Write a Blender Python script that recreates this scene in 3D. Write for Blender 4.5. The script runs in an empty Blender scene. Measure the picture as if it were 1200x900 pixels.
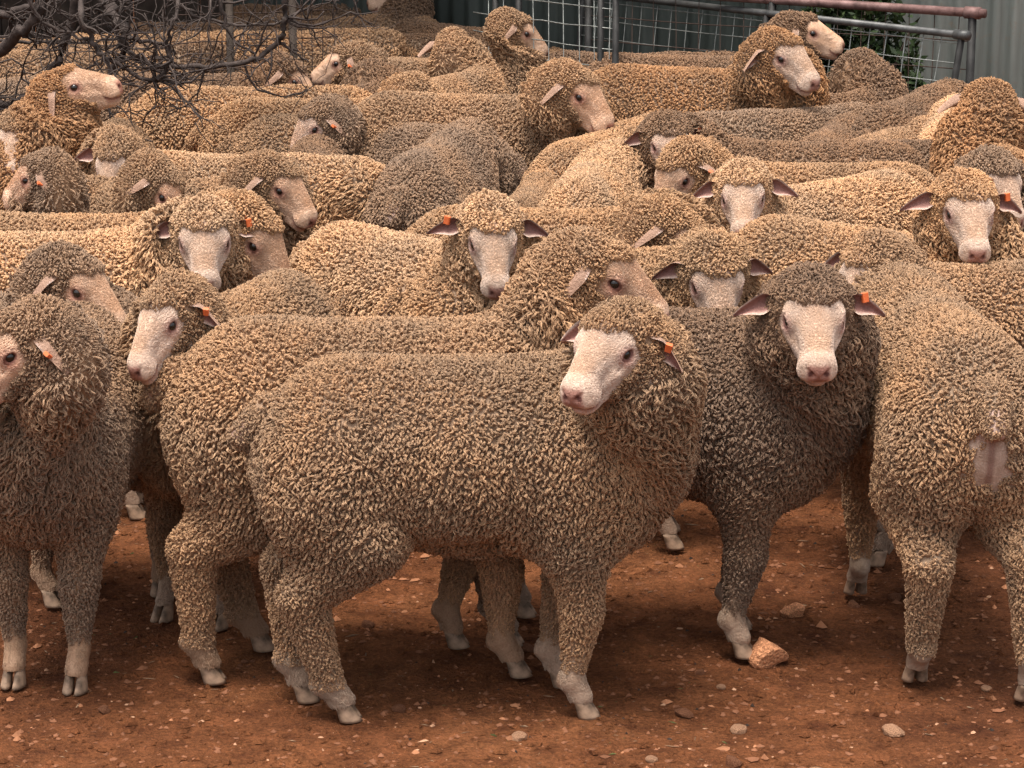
import bpy, math, random
import numpy as np
from mathutils import Matrix, Vector

S = bpy.context.scene
C = S.collection
R = math.radians

# ---------------------------------------------------------------- camera
FPX, CXP, CYP = 3000.0, 600.0, 450.0          # focal length in the 1200 x 900 photograph
CAM_H, PITCH = 2.0, math.atan(785 / 3000.0)
cam_d = bpy.data.cameras.new('camera')
cam = bpy.data.objects.new('camera', cam_d)
C.objects.link(cam)
cam_d.sensor_width = 36.0
cam_d.lens = 36.0 * FPX / 1200.0
cam_d.clip_start, cam_d.clip_end = 0.1, 500.0
cam.location = (0, 0, CAM_H)
cam.rotation_euler = (math.pi / 2 - PITCH, 0, 0)
S.camera = cam

# ---------------------------------------------------------------- sky and sun (bright overcast)
SUN_EL, SUN_AZ = R(76), R(-150)
world = bpy.data.worlds.new('World')
S.world = world
world.use_nodes = True
wn, wl = world.node_tree.nodes, world.node_tree.links
wn.clear()
sky = wn.new('ShaderNodeTexSky')
sky.sky_type = 'NISHITA'
sky.sun_disc = False
sky.sun_elevation, sky.sun_rotation = SUN_EL, SUN_AZ
sky.air_density, sky.dust_density, sky.ozone_density = 1.0, 6.0, 1.0
hs = wn.new('ShaderNodeHueSaturation')
hs.inputs['Saturation'].default_value = 0.35
bg = wn.new('ShaderNodeBackground')
bg.inputs['Strength'].default_value = 0.10
wo = wn.new('ShaderNodeOutputWorld')
wl.new(sky.outputs[0], hs.inputs['Color'])
wl.new(hs.outputs[0], bg.inputs[0])
wl.new(bg.outputs[0], wo.inputs[0])
sun_d = bpy.data.lights.new('sun', 'SUN')
sun_d.energy, sun_d.angle, sun_d.color = 1.4, R(20), (1.0, 0.93, 0.84)
sun = bpy.data.objects.new('sun', sun_d)
C.objects.link(sun)
sdir = Vector((math.sin(SUN_AZ) * math.cos(SUN_EL), math.cos(SUN_AZ) * math.cos(SUN_EL), math.sin(SUN_EL)))
sun.rotation_euler = sdir.to_track_quat('Z', 'Y').to_euler()
sun.location = (0, 5, 8)
S.view_settings.view_transform = 'Standard'
S.view_settings.look = 'None'
S.view_settings.exposure = 1.4
S.view_settings.gamma = 1.0
S.render.engine = 'CYCLES'
S.cycles.max_bounces = 5
S.cycles_curves.shape = 'RIBBONS'
S.cycles_curves.subdivisions = 2
S.cycles.diffuse_bounces = 3
S.cycles.transparent_max_bounces = 4

# ---------------------------------------------------------------- picture <-> place
FWD = Vector((0, math.cos(PITCH), -math.sin(PITCH)))
UPV = Vector((0, math.sin(PITCH), math.cos(PITCH)))
def ray(px, py):
    return (FWD + Vector((1, 0, 0)) * ((px - CXP) / FPX) - UPV * ((py - CYP) / FPX)).normalized()
def at_h(px, py, h):                       # where the view ray through a pixel meets height h
    d = ray(px, py)
    return Vector((0, 0, CAM_H)) + d * ((h - CAM_H) / d.z)
def at_y(px, py, Y):                       # ... meets the plane y = Y
    d = ray(px, py)
    return Vector((0, 0, CAM_H)) + d * (Y / d.y)
def proj(p):
    q = Vector(p) - Vector((0, 0, CAM_H))
    z = q.dot(FWD)
    return CXP + FPX * q.x / z, CYP - FPX * q.dot(UPV) / z

# ---------------------------------------------------------------- custom properties and mesh helpers
def tag(o, label=None, cat=None, group=None, kind=None):
    if label: o['label'] = label
    if cat: o['category'] = cat
    if group: o['group'] = group
    if kind: o['kind'] = kind
    return o
def link(name, data, parent=None, mat=None):
    o = bpy.data.objects.new(name, data)
    C.objects.link(o)
    if parent: o.parent = parent
    if mat and data is not None and not data.materials: data.materials.append(mat)
    return o
def np_mesh(name, V, F, smooth=True, cols=None):
    """F: list of index arrays (n,3) or (n,4)"""
    me = bpy.data.meshes.new(name)
    V = np.asarray(V, np.float32)
    F = [np.asarray(f, np.int32) for f in F if len(f)]
    me.vertices.add(len(V)); me.vertices.foreach_set('co', V.ravel())
    loops = np.concatenate([f.ravel() for f in F])
    tot = np.concatenate([np.full(len(f), f.shape[1], np.int32) for f in F])
    st = np.concatenate([[0], np.cumsum(tot)[:-1]]).astype(np.int32)
    me.loops.add(len(loops)); me.loops.foreach_set('vertex_index', loops)
    me.polygons.add(len(tot)); me.polygons.foreach_set('loop_start', st)
    me.update(calc_edges=True)
    me.polygons.foreach_set('use_smooth', np.full(len(tot), smooth, bool))
    if cols is not None:
        for nm, c in cols.items():
            if c.ndim == 2:
                at = me.attributes.new(nm, 'FLOAT_COLOR', 'POINT')
                c4 = np.ones((len(V), 4), np.float32); c4[:, :3] = c
                at.data.foreach_set('color', c4.ravel())
            else:
                at = me.attributes.new(nm, 'FLOAT', 'POINT')
                at.data.foreach_set('value', c.astype(np.float32))
    return me

def sstep(a, b, x):
    t = np.clip((x - a) / (b - a), 0, 1)
    return t * t * (3 - 2 * t)

# smooth value noise, numpy
_rs = np.random.RandomState(7)
_NT = _rs.rand(32, 32, 32, 3).astype(np.float32) * 2 - 1
def vnoise(P, scale):
    """three-channel smooth noise at points P (n,3)"""
    q = P / scale
    i = np.floor(q).astype(int); f = q - i
    f = f * f * (3 - 2 * f)
    out = 0
    for dx in (0, 1):
        wx = f[:, 0] if dx else 1 - f[:, 0]
        for dy in (0, 1):
            wy = f[:, 1] if dy else 1 - f[:, 1]
            for dz in (0, 1):
                wz = f[:, 2] if dz else 1 - f[:, 2]
                out = out + (wx * wy * wz)[:, None] * _NT[(i[:, 0] + dx) % 32, (i[:, 1] + dy) % 32, (i[:, 2] + dz) % 32]
    return out

# ---------------------------------------------------------------- the sheep: one field, one skin
ATLAS = np.array([0.43, 0, 0.80])
HX = np.array([math.cos(R(35)), 0, -math.sin(R(35))])       # nose direction
HZ = np.array([math.sin(R(35)), 0, math.cos(R(35))])
HS = 0.93                                                   # head size
def to_head(P):
    q = (P - ATLAS) / HS
    return np.stack([q @ HX, q[..., 1], q @ HZ], -1)
def from_head(h):
    h = np.asarray(h, float) * HS
    return ATLAS + h[..., 0:1] * HX + h[..., 1:2] * np.array([0, 1, 0]) + h[..., 2:3] * HZ

def f_ell(P, c, r):
    q = (P - np.array(c)) / np.array(r)
    k = np.sqrt((q * q).sum(-1)) + 1e-9
    return (k - 1) * min(r)
def f_cone(P, a, b, ra, rb, ys=1.0):
    a = np.array(a, float); b = np.array(b, float)
    ab = b - a; q = P - a
    t = np.clip((q @ ab) / (ab @ ab), 0, 1)
    d = q - t[..., None] * ab
    if ys != 1.0:
        d = d * np.array([1, 1 / ys, 1])
    return np.sqrt((d * d).sum(-1)) - (ra + (rb - ra) * t)
def smin(a, b, k):
    h = np.clip(0.5 + 0.5 * (b - a) / k, 0, 1)
    return b + (a - b) * h - k * h * (1 - h)
def smax(a, b, k):
    return -smin(-a, -b, k)

FRONT = [(0.16, 0.085, 0.47), (0.165, 0.095, 0.36), (0.185, 0.095, 0.225), (0.178, 0.095, 0.085), (0.198, 0.095, 0.040)]
HIND = [(-0.33, 0.085, 0.47), (-0.27, 0.10, 0.385), (-0.405, 0.10, 0.275), (-0.375, 0.10, 0.085), (-0.354, 0.10, 0.040)]
def field(P):
    A = P.copy(); A[..., 1] = np.abs(A[..., 1])
    d = f_ell(A, (-0.27, 0, 0.53), (0.208, 0.168, 0.187))
    d = smin(d, f_ell(A, (-0.05, 0, 0.52), (0.26, 0.178, 0.190)), 0.05)
    d = smin(d, f_ell(A, (0.16, 0, 0.51), (0.20, 0.165, 0.205)), 0.05)
    d = smin(d, f_cone(A, (0.14, 0, 0.62), (-0.30, 0, 0.635), 0.085, 0.075), 0.06)
    # neck and dewlap
    d = smin(d, f_cone(A, (0.20, 0, 0.56), (0.36, 0, 0.70), 0.132, 0.108), 0.06)
    d = smin(d, f_cone(A, (0.36, 0, 0.70), (0.422, 0, 0.768), 0.112, 0.074), 0.04)
    d = smin(d, f_cone(A, (0.30, 0, 0.50), (0.40, 0, 0.67), 0.075, 0.055), 0.05)
    # shoulders, thighs, tail
    d = smin(d, f_ell(A, (0.16, 0.09, 0.45), (0.095, 0.075, 0.14)), 0.04)
    d = smin(d, f_ell(A, (-0.33, 0.085, 0.46), (0.11, 0.085, 0.16)), 0.05)
    d = smin(d, f_cone(A, (-0.45, 0, 0.620), (-0.500, 0, 0.575), 0.036, 0.024), 0.015)
    r = [0.080, 0.056, 0.035, 0.0215, 0.026]
    for i in range(4):
        d = smin(d, f_cone(A, FRONT[i], FRONT[i + 1], r[i], r[i + 1]), 0.025 if i < 2 else 0.010)
    d = smin(d, f_ell(A, FRONT[2], (0.037, 0.034, 0.042)), 0.015)
    d = smin(d, f_ell(A, (FRONT[3][0] - 0.012, 0.095, 0.075), (0.024, 0.022, 0.022)), 0.012)
    r = [0.100, 0.078, 0.044, 0.025, 0.026]
    for i in range(4):
        d = smin(d, f_cone(A, HIND[i], HIND[i + 1], r[i], r[i + 1]), 0.03 if i < 2 else 0.012)
    d = smin(d, f_ell(A, (HIND[3][0] - 0.014, 0.10, 0.078), (0.024, 0.023, 0.022)), 0.012)
    # head
    H = to_head(P); H[..., 1] = np.abs(H[..., 1])
    h = f_ell(H, (0.052, 0, -0.003), (0.076, 0.062, 0.053))
    h = smin(h, f_ell(H, (0.020, 0, -0.014), (0.068, 0.077, 0.055)), 0.02)
    h = smin(h, f_ell(H, (0.060, 0.0, 0.028), (0.032, 0.050, 0.024)), 0.02)
    h = smin(h, f_cone(H, (0.085, 0, 0.022), (0.200, 0, -0.004), 0.043, 0.031), 0.025)
    h = smin(h, f_cone(H, (0.04, 0.012, -0.045), (0.185, 0.004, -0.048), 0.044, 0.024), 0.03)
    h = smin(h, f_ell(H, (0.075, 0.030, -0.030), (0.06, 0.032, 0.048)), 0.02)
    h = smin(h, f_ell(H, (0.206, 0, -0.016), (0.034, 0.040, 0.031)), 0.016)
    h = smin(h, f_ell(H, (0.208, 0.020, -0.030), (0.026, 0.021, 0.018)), 0.010)       # upper lips
    h = smin(h, f_ell(H, (0.200, 0, -0.056), (0.026, 0.027, 0.014)), 0.008)          # chin
    h = smin(h, f_ell(H, (0.094, 0.043, 0.010), (0.026, 0.0225, 0.024)), 0.014)      # orbit
    h = smin(h, f_cone(H, (0.100, 0.048, -0.016), (0.165, 0.026, -0.026), 0.012, 0.008), 0.014)  # cheek bone
    # eye opening, tear groove, nostril, mouth
    h = smax(h, -f_ell(H, (0.1005, 0.0665, 0.0075), (0.0145, 0.012, 0.0085)), 0.004)
    h = smax(h, -f_cone(H, (0.118, 0.0565, -0.004), (0.134, 0.043, -0.018), 0.0035, 0.002), 0.004)
    h = smax(h, -f_cone(H, (0.238, 0.010, -0.014), (0.229, 0.0245, -0.001), 0.0042, 0.0030), 0.004)
    h = smax(h, -f_cone(H, (0.243, 0.0, -0.018), (0.240, 0.0, -0.040), 0.0022, 0.0018), 0.004)
    h = smax(h, -f_cone(H, (0.236, 0.0, -0.0435), (0.222, 0.026, -0.0425), 0.0034, 0.0032), 0.004)
    h = smax(h, -f_cone(H, (0.222, 0.026, -0.0425), (0.180, 0.034, -0.034), 0.0032, 0.0022), 0.004)
    return smin(d, h * HS, 0.022)

def axis_pts(segs):
    out = [segs[0][0]]
    for a, b, s in segs:
        n = max(1, int(round((b - a) / s)))
        out += list(a + (b - a) * np.arange(1, n + 1) / n)
    return np.array(out)

def skin(level):
    c, f = {0: (0.012, 0.0034), 1: (0.019, 0.0052), 2: (0.024, 0.0085)}[level]
    m = (c + f) / 2
    X = axis_pts([(-0.56, 0.40, c), (0.40, 0.46, m), (0.46, 0.66, f)])
    Y = axis_pts([(-0.22, -0.14, c), (-0.14, -0.075, c * 0.85), (-0.075, 0.075, f), (0.075, 0.14, c * 0.85), (0.14, 0.22, c)])
    Z = axis_pts([(0.03, 0.56, c), (0.56, 0.61, m), (0.61, 0.84, f), (0.84, 0.90, m)])
    G = np.stack(np.meshgrid(X, Y, Z, indexing='ij'), -1)
    D = np.empty(G.shape[:3])
    for i in range(0, len(X), 24):
        D[i:i + 24] = field(G[i:i + 24])
    # surface nets
    ins = D < 0
    nx, ny, nz = D.shape
    cnt = np.zeros((nx - 1, ny - 1, nz - 1), int)
    for dx in (0, 1):
        for dy in (0, 1):
            for dz in (0, 1):
                cnt += ins[dx:nx - 1 + dx, dy:ny - 1 + dy, dz:nz - 1 + dz]
    act = (cnt > 0) & (cnt < 8)
    I = np.argwhere(act)
    idx = -np.ones(act.shape, int); idx[act] = np.arange(len(I))
    acc = np.zeros((len(I), 3)); num = np.zeros(len(I))
    corners = [(0, 0, 0), (1, 0, 0), (0, 1, 0), (1, 1, 0), (0, 0, 1), (1, 0, 1), (0, 1, 1), (1, 1, 1)]
    edges = [(a, b) for a in range(8) for b in range(a + 1, 8) if sum(abs(np.array(corners[a]) - np.array(corners[b]))) == 1]
    for a, b in edges:
        ca, cb = corners[a], corners[b]
        ia = I + ca; ib = I + cb
        da = D[ia[:, 0], ia[:, 1], ia[:, 2]]; db = D[ib[:, 0], ib[:, 1], ib[:, 2]]
        m_ = (da < 0) != (db < 0)
        t = np.where(m_, da / np.where(m_, da - db, 1), 0)[:, None]
        pa = np.stack([X[ia[:, 0]], Y[ia[:, 1]], Z[ia[:, 2]]], 1); pb = np.stack([X[ib[:, 0]], Y[ib[:, 1]], Z[ib[:, 2]]], 1)
        acc += np.where(m_[:, None], pa + (pb - pa) * t, 0); num += m_
    V = acc / num[:, None]
    Q = []
    for ax in range(3):
        s0 = [slice(0, -1) if k == ax else slice(1, -1) for k in range(3)]
        s1 = [slice(1, None) if k == ax else slice(1, -1) for k in range(3)]
        a_, b_ = ins[tuple(s0)], ins[tuple(s1)]
        E = np.argwhere(a_ != b_)
        base = E.copy()
        for k in range(3):
            if k != ax: base[:, k] += 1
        flip = a_[tuple(E.T)]
        u, v = (ax + 1) % 3, (ax + 2) % 3
        def cell(du, dv):
            c_ = base.copy(); c_[:, u] -= du; c_[:, v] -= dv
            return idx[c_[:, 0], c_[:, 1], c_[:, 2]]
        q = np.stack([cell(0, 0), cell(1, 0), cell(1, 1), cell(0, 1)], 1)
        q[~flip] = q[~flip][:, ::-1]
        Q.append(q)
    Q = np.concatenate(Q)
    return V, Q

def grad(P, e=0.002):
    g = np.zeros_like(P)
    for k in range(3):
        o = np.zeros(3); o[k] = e
        g[:, k] = field(P + o) - field(P - o)
    return g / (np.linalg.norm(g, axis=1)[:, None] + 1e-9)

# how long the wool is at a point of the skin (0 = bare)
def wool_len(P):
    H = to_head(P)
    L = 0.0122 - 0.0028 * sstep(0.55, 0.66, P[:, 2]) * (P[:, 0] < 0.22)
    L = L + 0.003 * sstep(0.20, 0.34, P[:, 0])                         # longer on the neck
    leg = sstep(0.42, 0.24, P[:, 2])
    L = L * (1 - 0.35 * leg)
    front = P[:, 0] > 0
    low = np.where(front, sstep(0.17, 0.10, P[:, 2]), sstep(0.13, 0.075, P[:, 2]))
    L = L * (1 - 0.50 * low)
    # head
    hx, hy, hz = H[:, 0], np.abs(H[:, 1]), H[:, 2]
    inhead = (u_axis2(P) > -0.075)
    # edge of the wool on the head: forelock on top, cheeks behind and under the eye
    edge = 0.102 - 0.034 * sstep(0.022, 0.055, hy)
    edge = np.where((hz < 0.02) & (hy > 0.03), 0.079 + 0.062 * sstep(-0.012, -0.046, hz), edge)
    edge = np.where((hz < -0.048), 0.160, edge)
    Lh = 0.0100 * sstep(edge + 0.004, edge - 0.020, hx)
    Lh = Lh * np.where(hz > 0.02, 1.15, 0.9)
    L = np.where(inhead & (hz > -0.078), Lh, L)
    hoof = P[:, 2] + vnoise(P, 0.03)[:, 0] * 0.012 < np.where(front, 0.080, 0.076)
    L = np.where(hoof, 0, L)
    # bare skin under the tail
    if BARE[0]: L = L * np.where(P[:, 0] < -0.36, 0.16 + 0.84 * sstep(0.55, 1.15, rump_r(P)), 1)
    L = L * np.where((P[:, 0] < -0.468) & (P[:, 2] > 0.54), 0.6, 1)
    ear = np.sqrt((hx - 0.038) ** 2 + (hy - 0.074) ** 2 + (hz - 0.004) ** 2)
    L = L * np.where(inhead, sstep(0.006, 0.014, ear), 1)
    return L
BARE = [False]                                             # the one sheep whose rump is nearly bare
def rump_r(P):
    return np.sqrt((P[:, 1] / 0.068) ** 2 + ((P[:, 2] - 0.500) / 0.078) ** 2) + vnoise(P, 0.02)[:, 0] * 0.35
def u_axis2(P):
    return (P - ATLAS) @ np.array([0.954, 0, 0.3])

# ---------------------------------------------------------------- posing
J0, J1 = np.array([0.20, 0, 0.60]), np.array([0.32, 0, 0.70])
NAX = np.array([0.754, 0, 0.656])
def axang(Rm):
    q = Matrix(Rm.tolist()).to_quaternion()
    ax, an = q.to_axis_angle()
    if an > math.pi: an -= 2 * math.pi
    return np.array(ax), an
def rot_w(p, piv, ax, ang):
    """rotate p about axis by per-point angles"""
    q = p - piv; ax = np.asarray(ax, float)
    c = np.cos(ang)[:, None]; s = np.sin(ang)[:, None]
    return piv + q * c + np.cross(np.broadcast_to(ax, q.shape), q) * s + ax * (q @ ax)[:, None] * (1 - c)
def RZ(a): return np.array([[math.cos(a), -math.sin(a), 0], [math.sin(a), math.cos(a), 0], [0, 0, 1.0]])
def RY(a): return np.array([[math.cos(a), 0, math.sin(a)], [0, 1.0, 0], [-math.sin(a), 0, math.cos(a)]])
def RX(a): return np.array([[1.0, 0, 0], [0, math.cos(a), -math.sin(a)], [0, math.sin(a), math.cos(a)]])

def pose(P, ps):
    """ps: nyaw, npit (up +), hyaw (relative to the body), hpit (nose direction, down +), hroll, legs {fl,fr,hl,hr: (swing, knee, splay)}, wide, tall"""
    P = np.asarray(P, float)
    out = P.copy()
    # head
    ny, npi = ps.get('nyaw', 0) / 2, -ps.get('npit', 0) / 2
    Rj = RZ(ny) @ RY(npi)
    want = RZ(ps.get('hyaw', 0)) @ RY(ps.get('hpit', R(35)) - R(35)) @ RX(ps.get('hroll', 0))
    R2 = np.linalg.inv(Rj @ Rj) @ want
    ax, an = axang(R2)
    w2 = sstep(-0.115, -0.035, u_axis2(P))
    out = rot_w(out, ATLAS, ax, w2 * an)
    u = (P - J0) @ NAX
    ax, an = axang(Rj)
    lift = sstep(0.36, 0.48, P[:, 2])
    out = rot_w(out, J1, ax, sstep(0.06, 0.22, u) * an)
    out = rot_w(out, J0, ax, sstep(-0.06, 0.16, u) * an * lift)
    # legs
    for key, pts, sg in (('fl', FRONT, 1), ('fr', FRONT, -1), ('hl', HIND, 1), ('hr', HIND, -1)):
        sw, kn, sp = ps.get('legs', {}).get(key, (0, 0, 0))
        if not (sw or kn or sp): continue
        front = pts is FRONT
        m = ((P[:, 0] > 0.02) == front) & (P[:, 1] * sg > 0)
        side = sstep(0.0, 0.05, P[:, 1] * sg)
        top = np.array(pts[0]); top[1] *= sg; top[2] = 0.44
        w = np.where(m, sstep(0.45, 0.33, P[:, 2]) * side, 0)
        wk = np.where(m, sstep(pts[2][2] + 0.035, pts[2][2] - 0.03, P[:, 2]), 0)
        knee = np.array(pts[2]); knee[1] *= sg
        foot = np.array([[pts[4][0], pts[4][1] * sg, 0.0]])
        f = rot_w(foot, knee, (0, 1, 0), np.array([-R(kn)]))
        f = rot_w(f, top, (0, 1, 0), np.array([-R(sw)]))
        f = rot_w(f, top, (1, 0, 0), np.array([R(sp) * sg]))
        st = (0.44 - 0.0) / (0.44 - f[0, 2])                     # keep the hoof on the ground
        out = rot_w(out, knee, (0, 1, 0), -R(kn) * wk)
        out = rot_w(out, top, (0, 1, 0), -R(sw) * w)
        out = rot_w(out, top, (1, 0, 0), R(sp) * sg * w)
        out[:, 2] = np.where(m & (out[:, 2] < 0.44), 0.44 - (0.44 - out[:, 2]) * (1 + (st - 1) * np.clip(w, 0, 1)), out[:, 2])
    out[:, 1] *= ps.get('wide', 1.0)
    return out
def frame_at(pt, ps, e=0.01):
    """matrix of the posed frame at a canonical point"""
    pts = np.array([pt, pt + np.array([e, 0, 0]), pt + np.array([0, e, 0]), pt + np.array([0, 0, e])])
    q = pose(pts, ps)
    M = np.eye(4)
    for k in range(3):
        v = q[k + 1] - q[0]; M[:3, k] = v / np.linalg.norm(v)
    M[:3, 3] = q[0]
    return Matrix(M.tolist())

# ---------------------------------------------------------------- fleece: thousands of crimped locks
def scatter(V, Q, spacing, keep, rs):
    """blue-noise points on the woolly skin; spacing(P) gives the local distance"""
    tri = np.concatenate([Q[:, [0, 1, 2]], Q[:, [0, 2, 3]]])
    a, b, c = V[tri[:, 0]], V[tri[:, 1]], V[tri[:, 2]]
    cen = (a + b + c) / 3
    k = keep(cen)
    a, b, c, cen = a[k], b[k], c[k], cen[k]
    area = 0.5 * np.linalg.norm(np.cross(b - a, c - a), axis=1)
    sp = spacing(cen)
    want = area / (sp * sp) * 5.0
    cum = np.cumsum(want)
    n = int(cum[-1])
    pick = np.searchsorted(cum, rs.rand(n) * cum[-1])
    r1, r2 = np.sqrt(rs.rand(n)), rs.rand(n)
    P = a[pick] * (1 - r1)[:, None] + b[pick] * (r1 * (1 - r2))[:, None] + c[pick] * (r1 * r2)[:, None]
    s = sp[pick]
    g = 0.012
    cells = {}
    keys = np.floor(P / g).astype(int).tolist()
    Pl = P.tolist(); sl = (s * 0.92).tolist()
    take = []
    for i in range(n):
        x, y, z = Pl[i]; kx, ky, kz = keys[i]; r = sl[i]; rr = r * r
        ok = True
        m = 1 if r <= g else 2
        for dx in range(-m, m + 1):
            for dy in range(-m, m + 1):
                for dz in range(-m, m + 1):
                    L = cells.get((kx + dx, ky + dy, kz + dz))
                    if L:
                        for (ax_, ay_, az_) in L:
                            if (ax_ - x) ** 2 + (ay_ - y) ** 2 + (az_ - z) ** 2 < rr:
                                ok = False; break
                    if not ok: break
                if not ok: break
            if not ok: break
        if ok:
            cells.setdefault((kx, ky, kz), []).append((x, y, z)); take.append(i)
    return P[take]

def fleece(V, Q, sp0, strands, npts, spread, thick, zmin, seed):
    rs = np.random.RandomState(seed)
    def spacing(P):
        L = wool_len(P)
        return sp0 * np.clip(0.45 + 0.55 * L / 0.0132, 0.6, 1.12) * np.where((P[:, 0] > 0.24) & (u_axis2(P) < -0.06), 0.85, 1) * np.where(u_axis2(P) > -0.06, 0.82, 1)
    def keep(P):
        return (wool_len(P) > 0.004) & (P[:, 2] > zmin)
    P = scatter(V, Q, spacing, keep, rs)
    n = len(P)
    N = grad(P)
    L = wool_len(P) * (0.85 + 0.3 * rs.rand(n))
    sc = spacing(P)
    H = to_head(P)
    inhead = u_axis2(P) > -0.075
    # lie of the wool: hangs on the flanks, stands on the back, falls forward over the poll
    flow = np.tile(np.array([-0.15, 0, -1.0]), (n, 1))
    flow[inhead] = (HX * 0.6 + np.array([0, 0, -0.5]))
    flow = flow - N * (flow * N).sum(1)[:, None]
    top = sstep(0.35, 0.85, N[:, 2]) * (~inhead)
    T1 = np.cross(N, rs.randn(n, 3)); T1 /= np.linalg.norm(T1, axis=1)[:, None]
    # which way each lock leans: down the flanks, any way on the back
    F_ = flow * (1.0 - 0.85 * top)[:, None] + T1 * (0.45 + 0.9 * top)[:, None] + vnoise(P, 0.05) * 0.5 + vnoise(P + 3.1, 0.02) * 0.4
    F_ -= N * (F_ * N).sum(1)[:, None]; F_ /= np.linalg.norm(F_, axis=1)[:, None]
    T2 = np.cross(N, F_)
    D = N + vnoise(P + 1.7, 0.03) * 0.25; D /= np.linalg.norm(D, axis=1)[:, None]
    ph = rs.rand(n) * 6.28
    turns = (1.2 + 0.9 * rs.rand(n)) * 6.28
    hr = sc * (0.20 + 0.22 * rs.rand(n))
    root = P - N * (L * 0.20)[:, None]
    rnd = np.repeat(rs.rand(n), strands)
    shag = sstep(0.0120, 0.018, L) * 0.7                       # longer wool hangs, short wool curls back on itself
    hgt = L * (0.80 + 0.35 * rs.rand(n)); run = L * (0.75 + 0.45 * rs.rand(n)) * (1 + 0.5 * shag + 0.35 * (1 - top) * ~inhead)
    bend = math.pi * (0.86 - 0.24 * shag)
    rep = lambda a: np.repeat(a, strands, axis=0)
    root, D, F_, T2, hgt, run, bend, sc, hr, ph, turns = [rep(a) for a in (root, D, F_, T2, hgt, run, bend, sc, hr, ph, turns)]
    m = len(root)
    sa = (np.tile(np.arange(strands), n) / strands + rs.rand(m) * 0.2) * 6.28
    so = sc * spread * (0.45 + 0.55 * rs.rand(m))
    lk = 0.85 + 0.3 * rs.rand(m)
    jit = rs.randn(m, 3) * 0.0010
    pts = []
    for t in np.linspace(0, 1, npts):
        g = min(1.0, t * 1.8)
        cl = 1.0 - 0.45 * t ** 1.5
        a = ph + turns * t
        c = root + D * (hgt * lk * np.sin(bend * t) * 1.15)[:, None] + F_ * (run * lk * t ** 1.2)[:, None]
        c = c + T2 * (np.cos(a) * hr * g)[:, None]
        c = c + T2 * (np.cos(sa) * so * cl)[:, None] + (D * math.cos(t * 2.2) + F_ * math.sin(t * 2.2)) * (np.sin(sa) * so * cl)[:, None]
        c = c + jit * t
        pts.append(c)
    W = np.stack(pts, 1)
    rad = np.outer(sc / sc.max(), np.interp(np.linspace(0, 1, npts), [0, 0.5, 1], [1.0, 1.0, 0.62])) * thick
    rnd = np.clip(rnd + rs.randn(m) * 0.08, 0, 1)
    Pr = rep(P)
    N_ = rep(N); A_ = np.cross(N_, np.array([0.3, 0.9, 0.1])); A_ /= np.linalg.norm(A_, axis=1)[:, None] + 1e-9
    B_ = np.cross(N_, A_)
    off = W - Pr[:, None, :]
    off = np.stack([(off * v[:, None, :]).sum(2) for v in (N_, A_, B_)], 2)       # in the root's own frame
    return (P, N, n, strands, off, rad.ravel(), rnd)
def pose_fleece(fl, ps):
    """move every root with the skin and turn its locks with it, so that wool never stretches"""
    P, N, n, strands, off, rad, rnd = fl
    A = np.cross(N, np.array([0.3, 0.9, 0.1])); A /= np.linalg.norm(A, axis=1)[:, None] + 1e-9
    B = np.cross(N, A); e = 0.006
    q = pose(np.concatenate([P, P + A * e, P + B * e]), ps)
    p0, a, b = q[:n], q[n:2 * n] - q[:n], q[2 * n:] - q[:n]
    nn = np.cross(a, b); nn /= np.linalg.norm(nn, axis=1)[:, None] + 1e-12
    a /= np.linalg.norm(a, axis=1)[:, None] + 1e-12
    bb = np.cross(nn, a)
    rep = lambda v: np.repeat(v, strands, axis=0)[:, None, :]
    return (rep(p0) + off[:, :, 0:1] * rep(nn) + off[:, :, 1:2] * rep(a) + off[:, :, 2:3] * rep(bb)).reshape(-1, 3)
def hair_data(name, W, rad, rnd, npts):
    h = bpy.data.hair_curves.new(name)
    n = len(W) // npts
    h.add_curves([npts] * n)
    h.points.foreach_set('position', np.asarray(W, np.float32).ravel())
    h.points.foreach_set('radius', np.asarray(rad, np.float32))
    a = h.attributes.new('rnd', 'FLOAT', 'CURVE'); a.data.foreach_set('value', rnd.astype(np.float32))
    h.materials.append(wool)
    return h
# ---------------------------------------------------------------- materials
def mat(name, rough=0.9, spec=0.2):
    m = bpy.data.materials.new(name); m.use_nodes = True
    n, l = m.node_tree.nodes, m.node_tree.links
    b = n['Principled BSDF']
    b.inputs['Roughness'].default_value = rough
    b.inputs['Specular IOR Level'].default_value = spec
    return m, n, l, b
def mixc(n, l, fac, a, b, typ='MIX'):
    x = n.new('ShaderNodeMix'); x.data_type = 'RGBA'; x.blend_type = typ
    for i, v in ((0, fac), (6, a), (7, b)):
        if isinstance(v, (int, float)): x.inputs[i].default_value = v
        elif isinstance(v, tuple): x.inputs[i].default_value = (*v, 1) if len(v) == 3 else v
        else: l.new(v, x.inputs[i])
    return x.outputs[2]
def noise(n, l, scale, detail=3, vec=None, rough=0.5):
    t = n.new('ShaderNodeTexNoise'); t.inputs['Scale'].default_value = scale
    t.inputs['Detail'].default_value = detail; t.inputs['Roughness'].default_value = rough
    if vec is not None: l.new(vec, t.inputs['Vector'])
    return t.outputs['Fac']
def ramp(n, l, fac, stops):
    r = n.new('ShaderNodeValToRGB'); e = r.color_ramp.elements
    while len(e) < len(stops): e.new(0.5)
    for k, (p, c) in enumerate(stops):
        e[k].position = p; e[k].color = (*c, 1) if len(c) == 3 else c
    l.new(fac, r.inputs[0]); return r.outputs[0]
def mathn(n, l, op, a, b=0.0):
    x = n.new('ShaderNodeMath'); x.operation = op
    for i, v in enumerate((a, b)):
        if isinstance(v, (int, float)): x.inputs[i].default_value = v
        else: l.new(v, x.inputs[i])
    return x.outputs[0]
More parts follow.
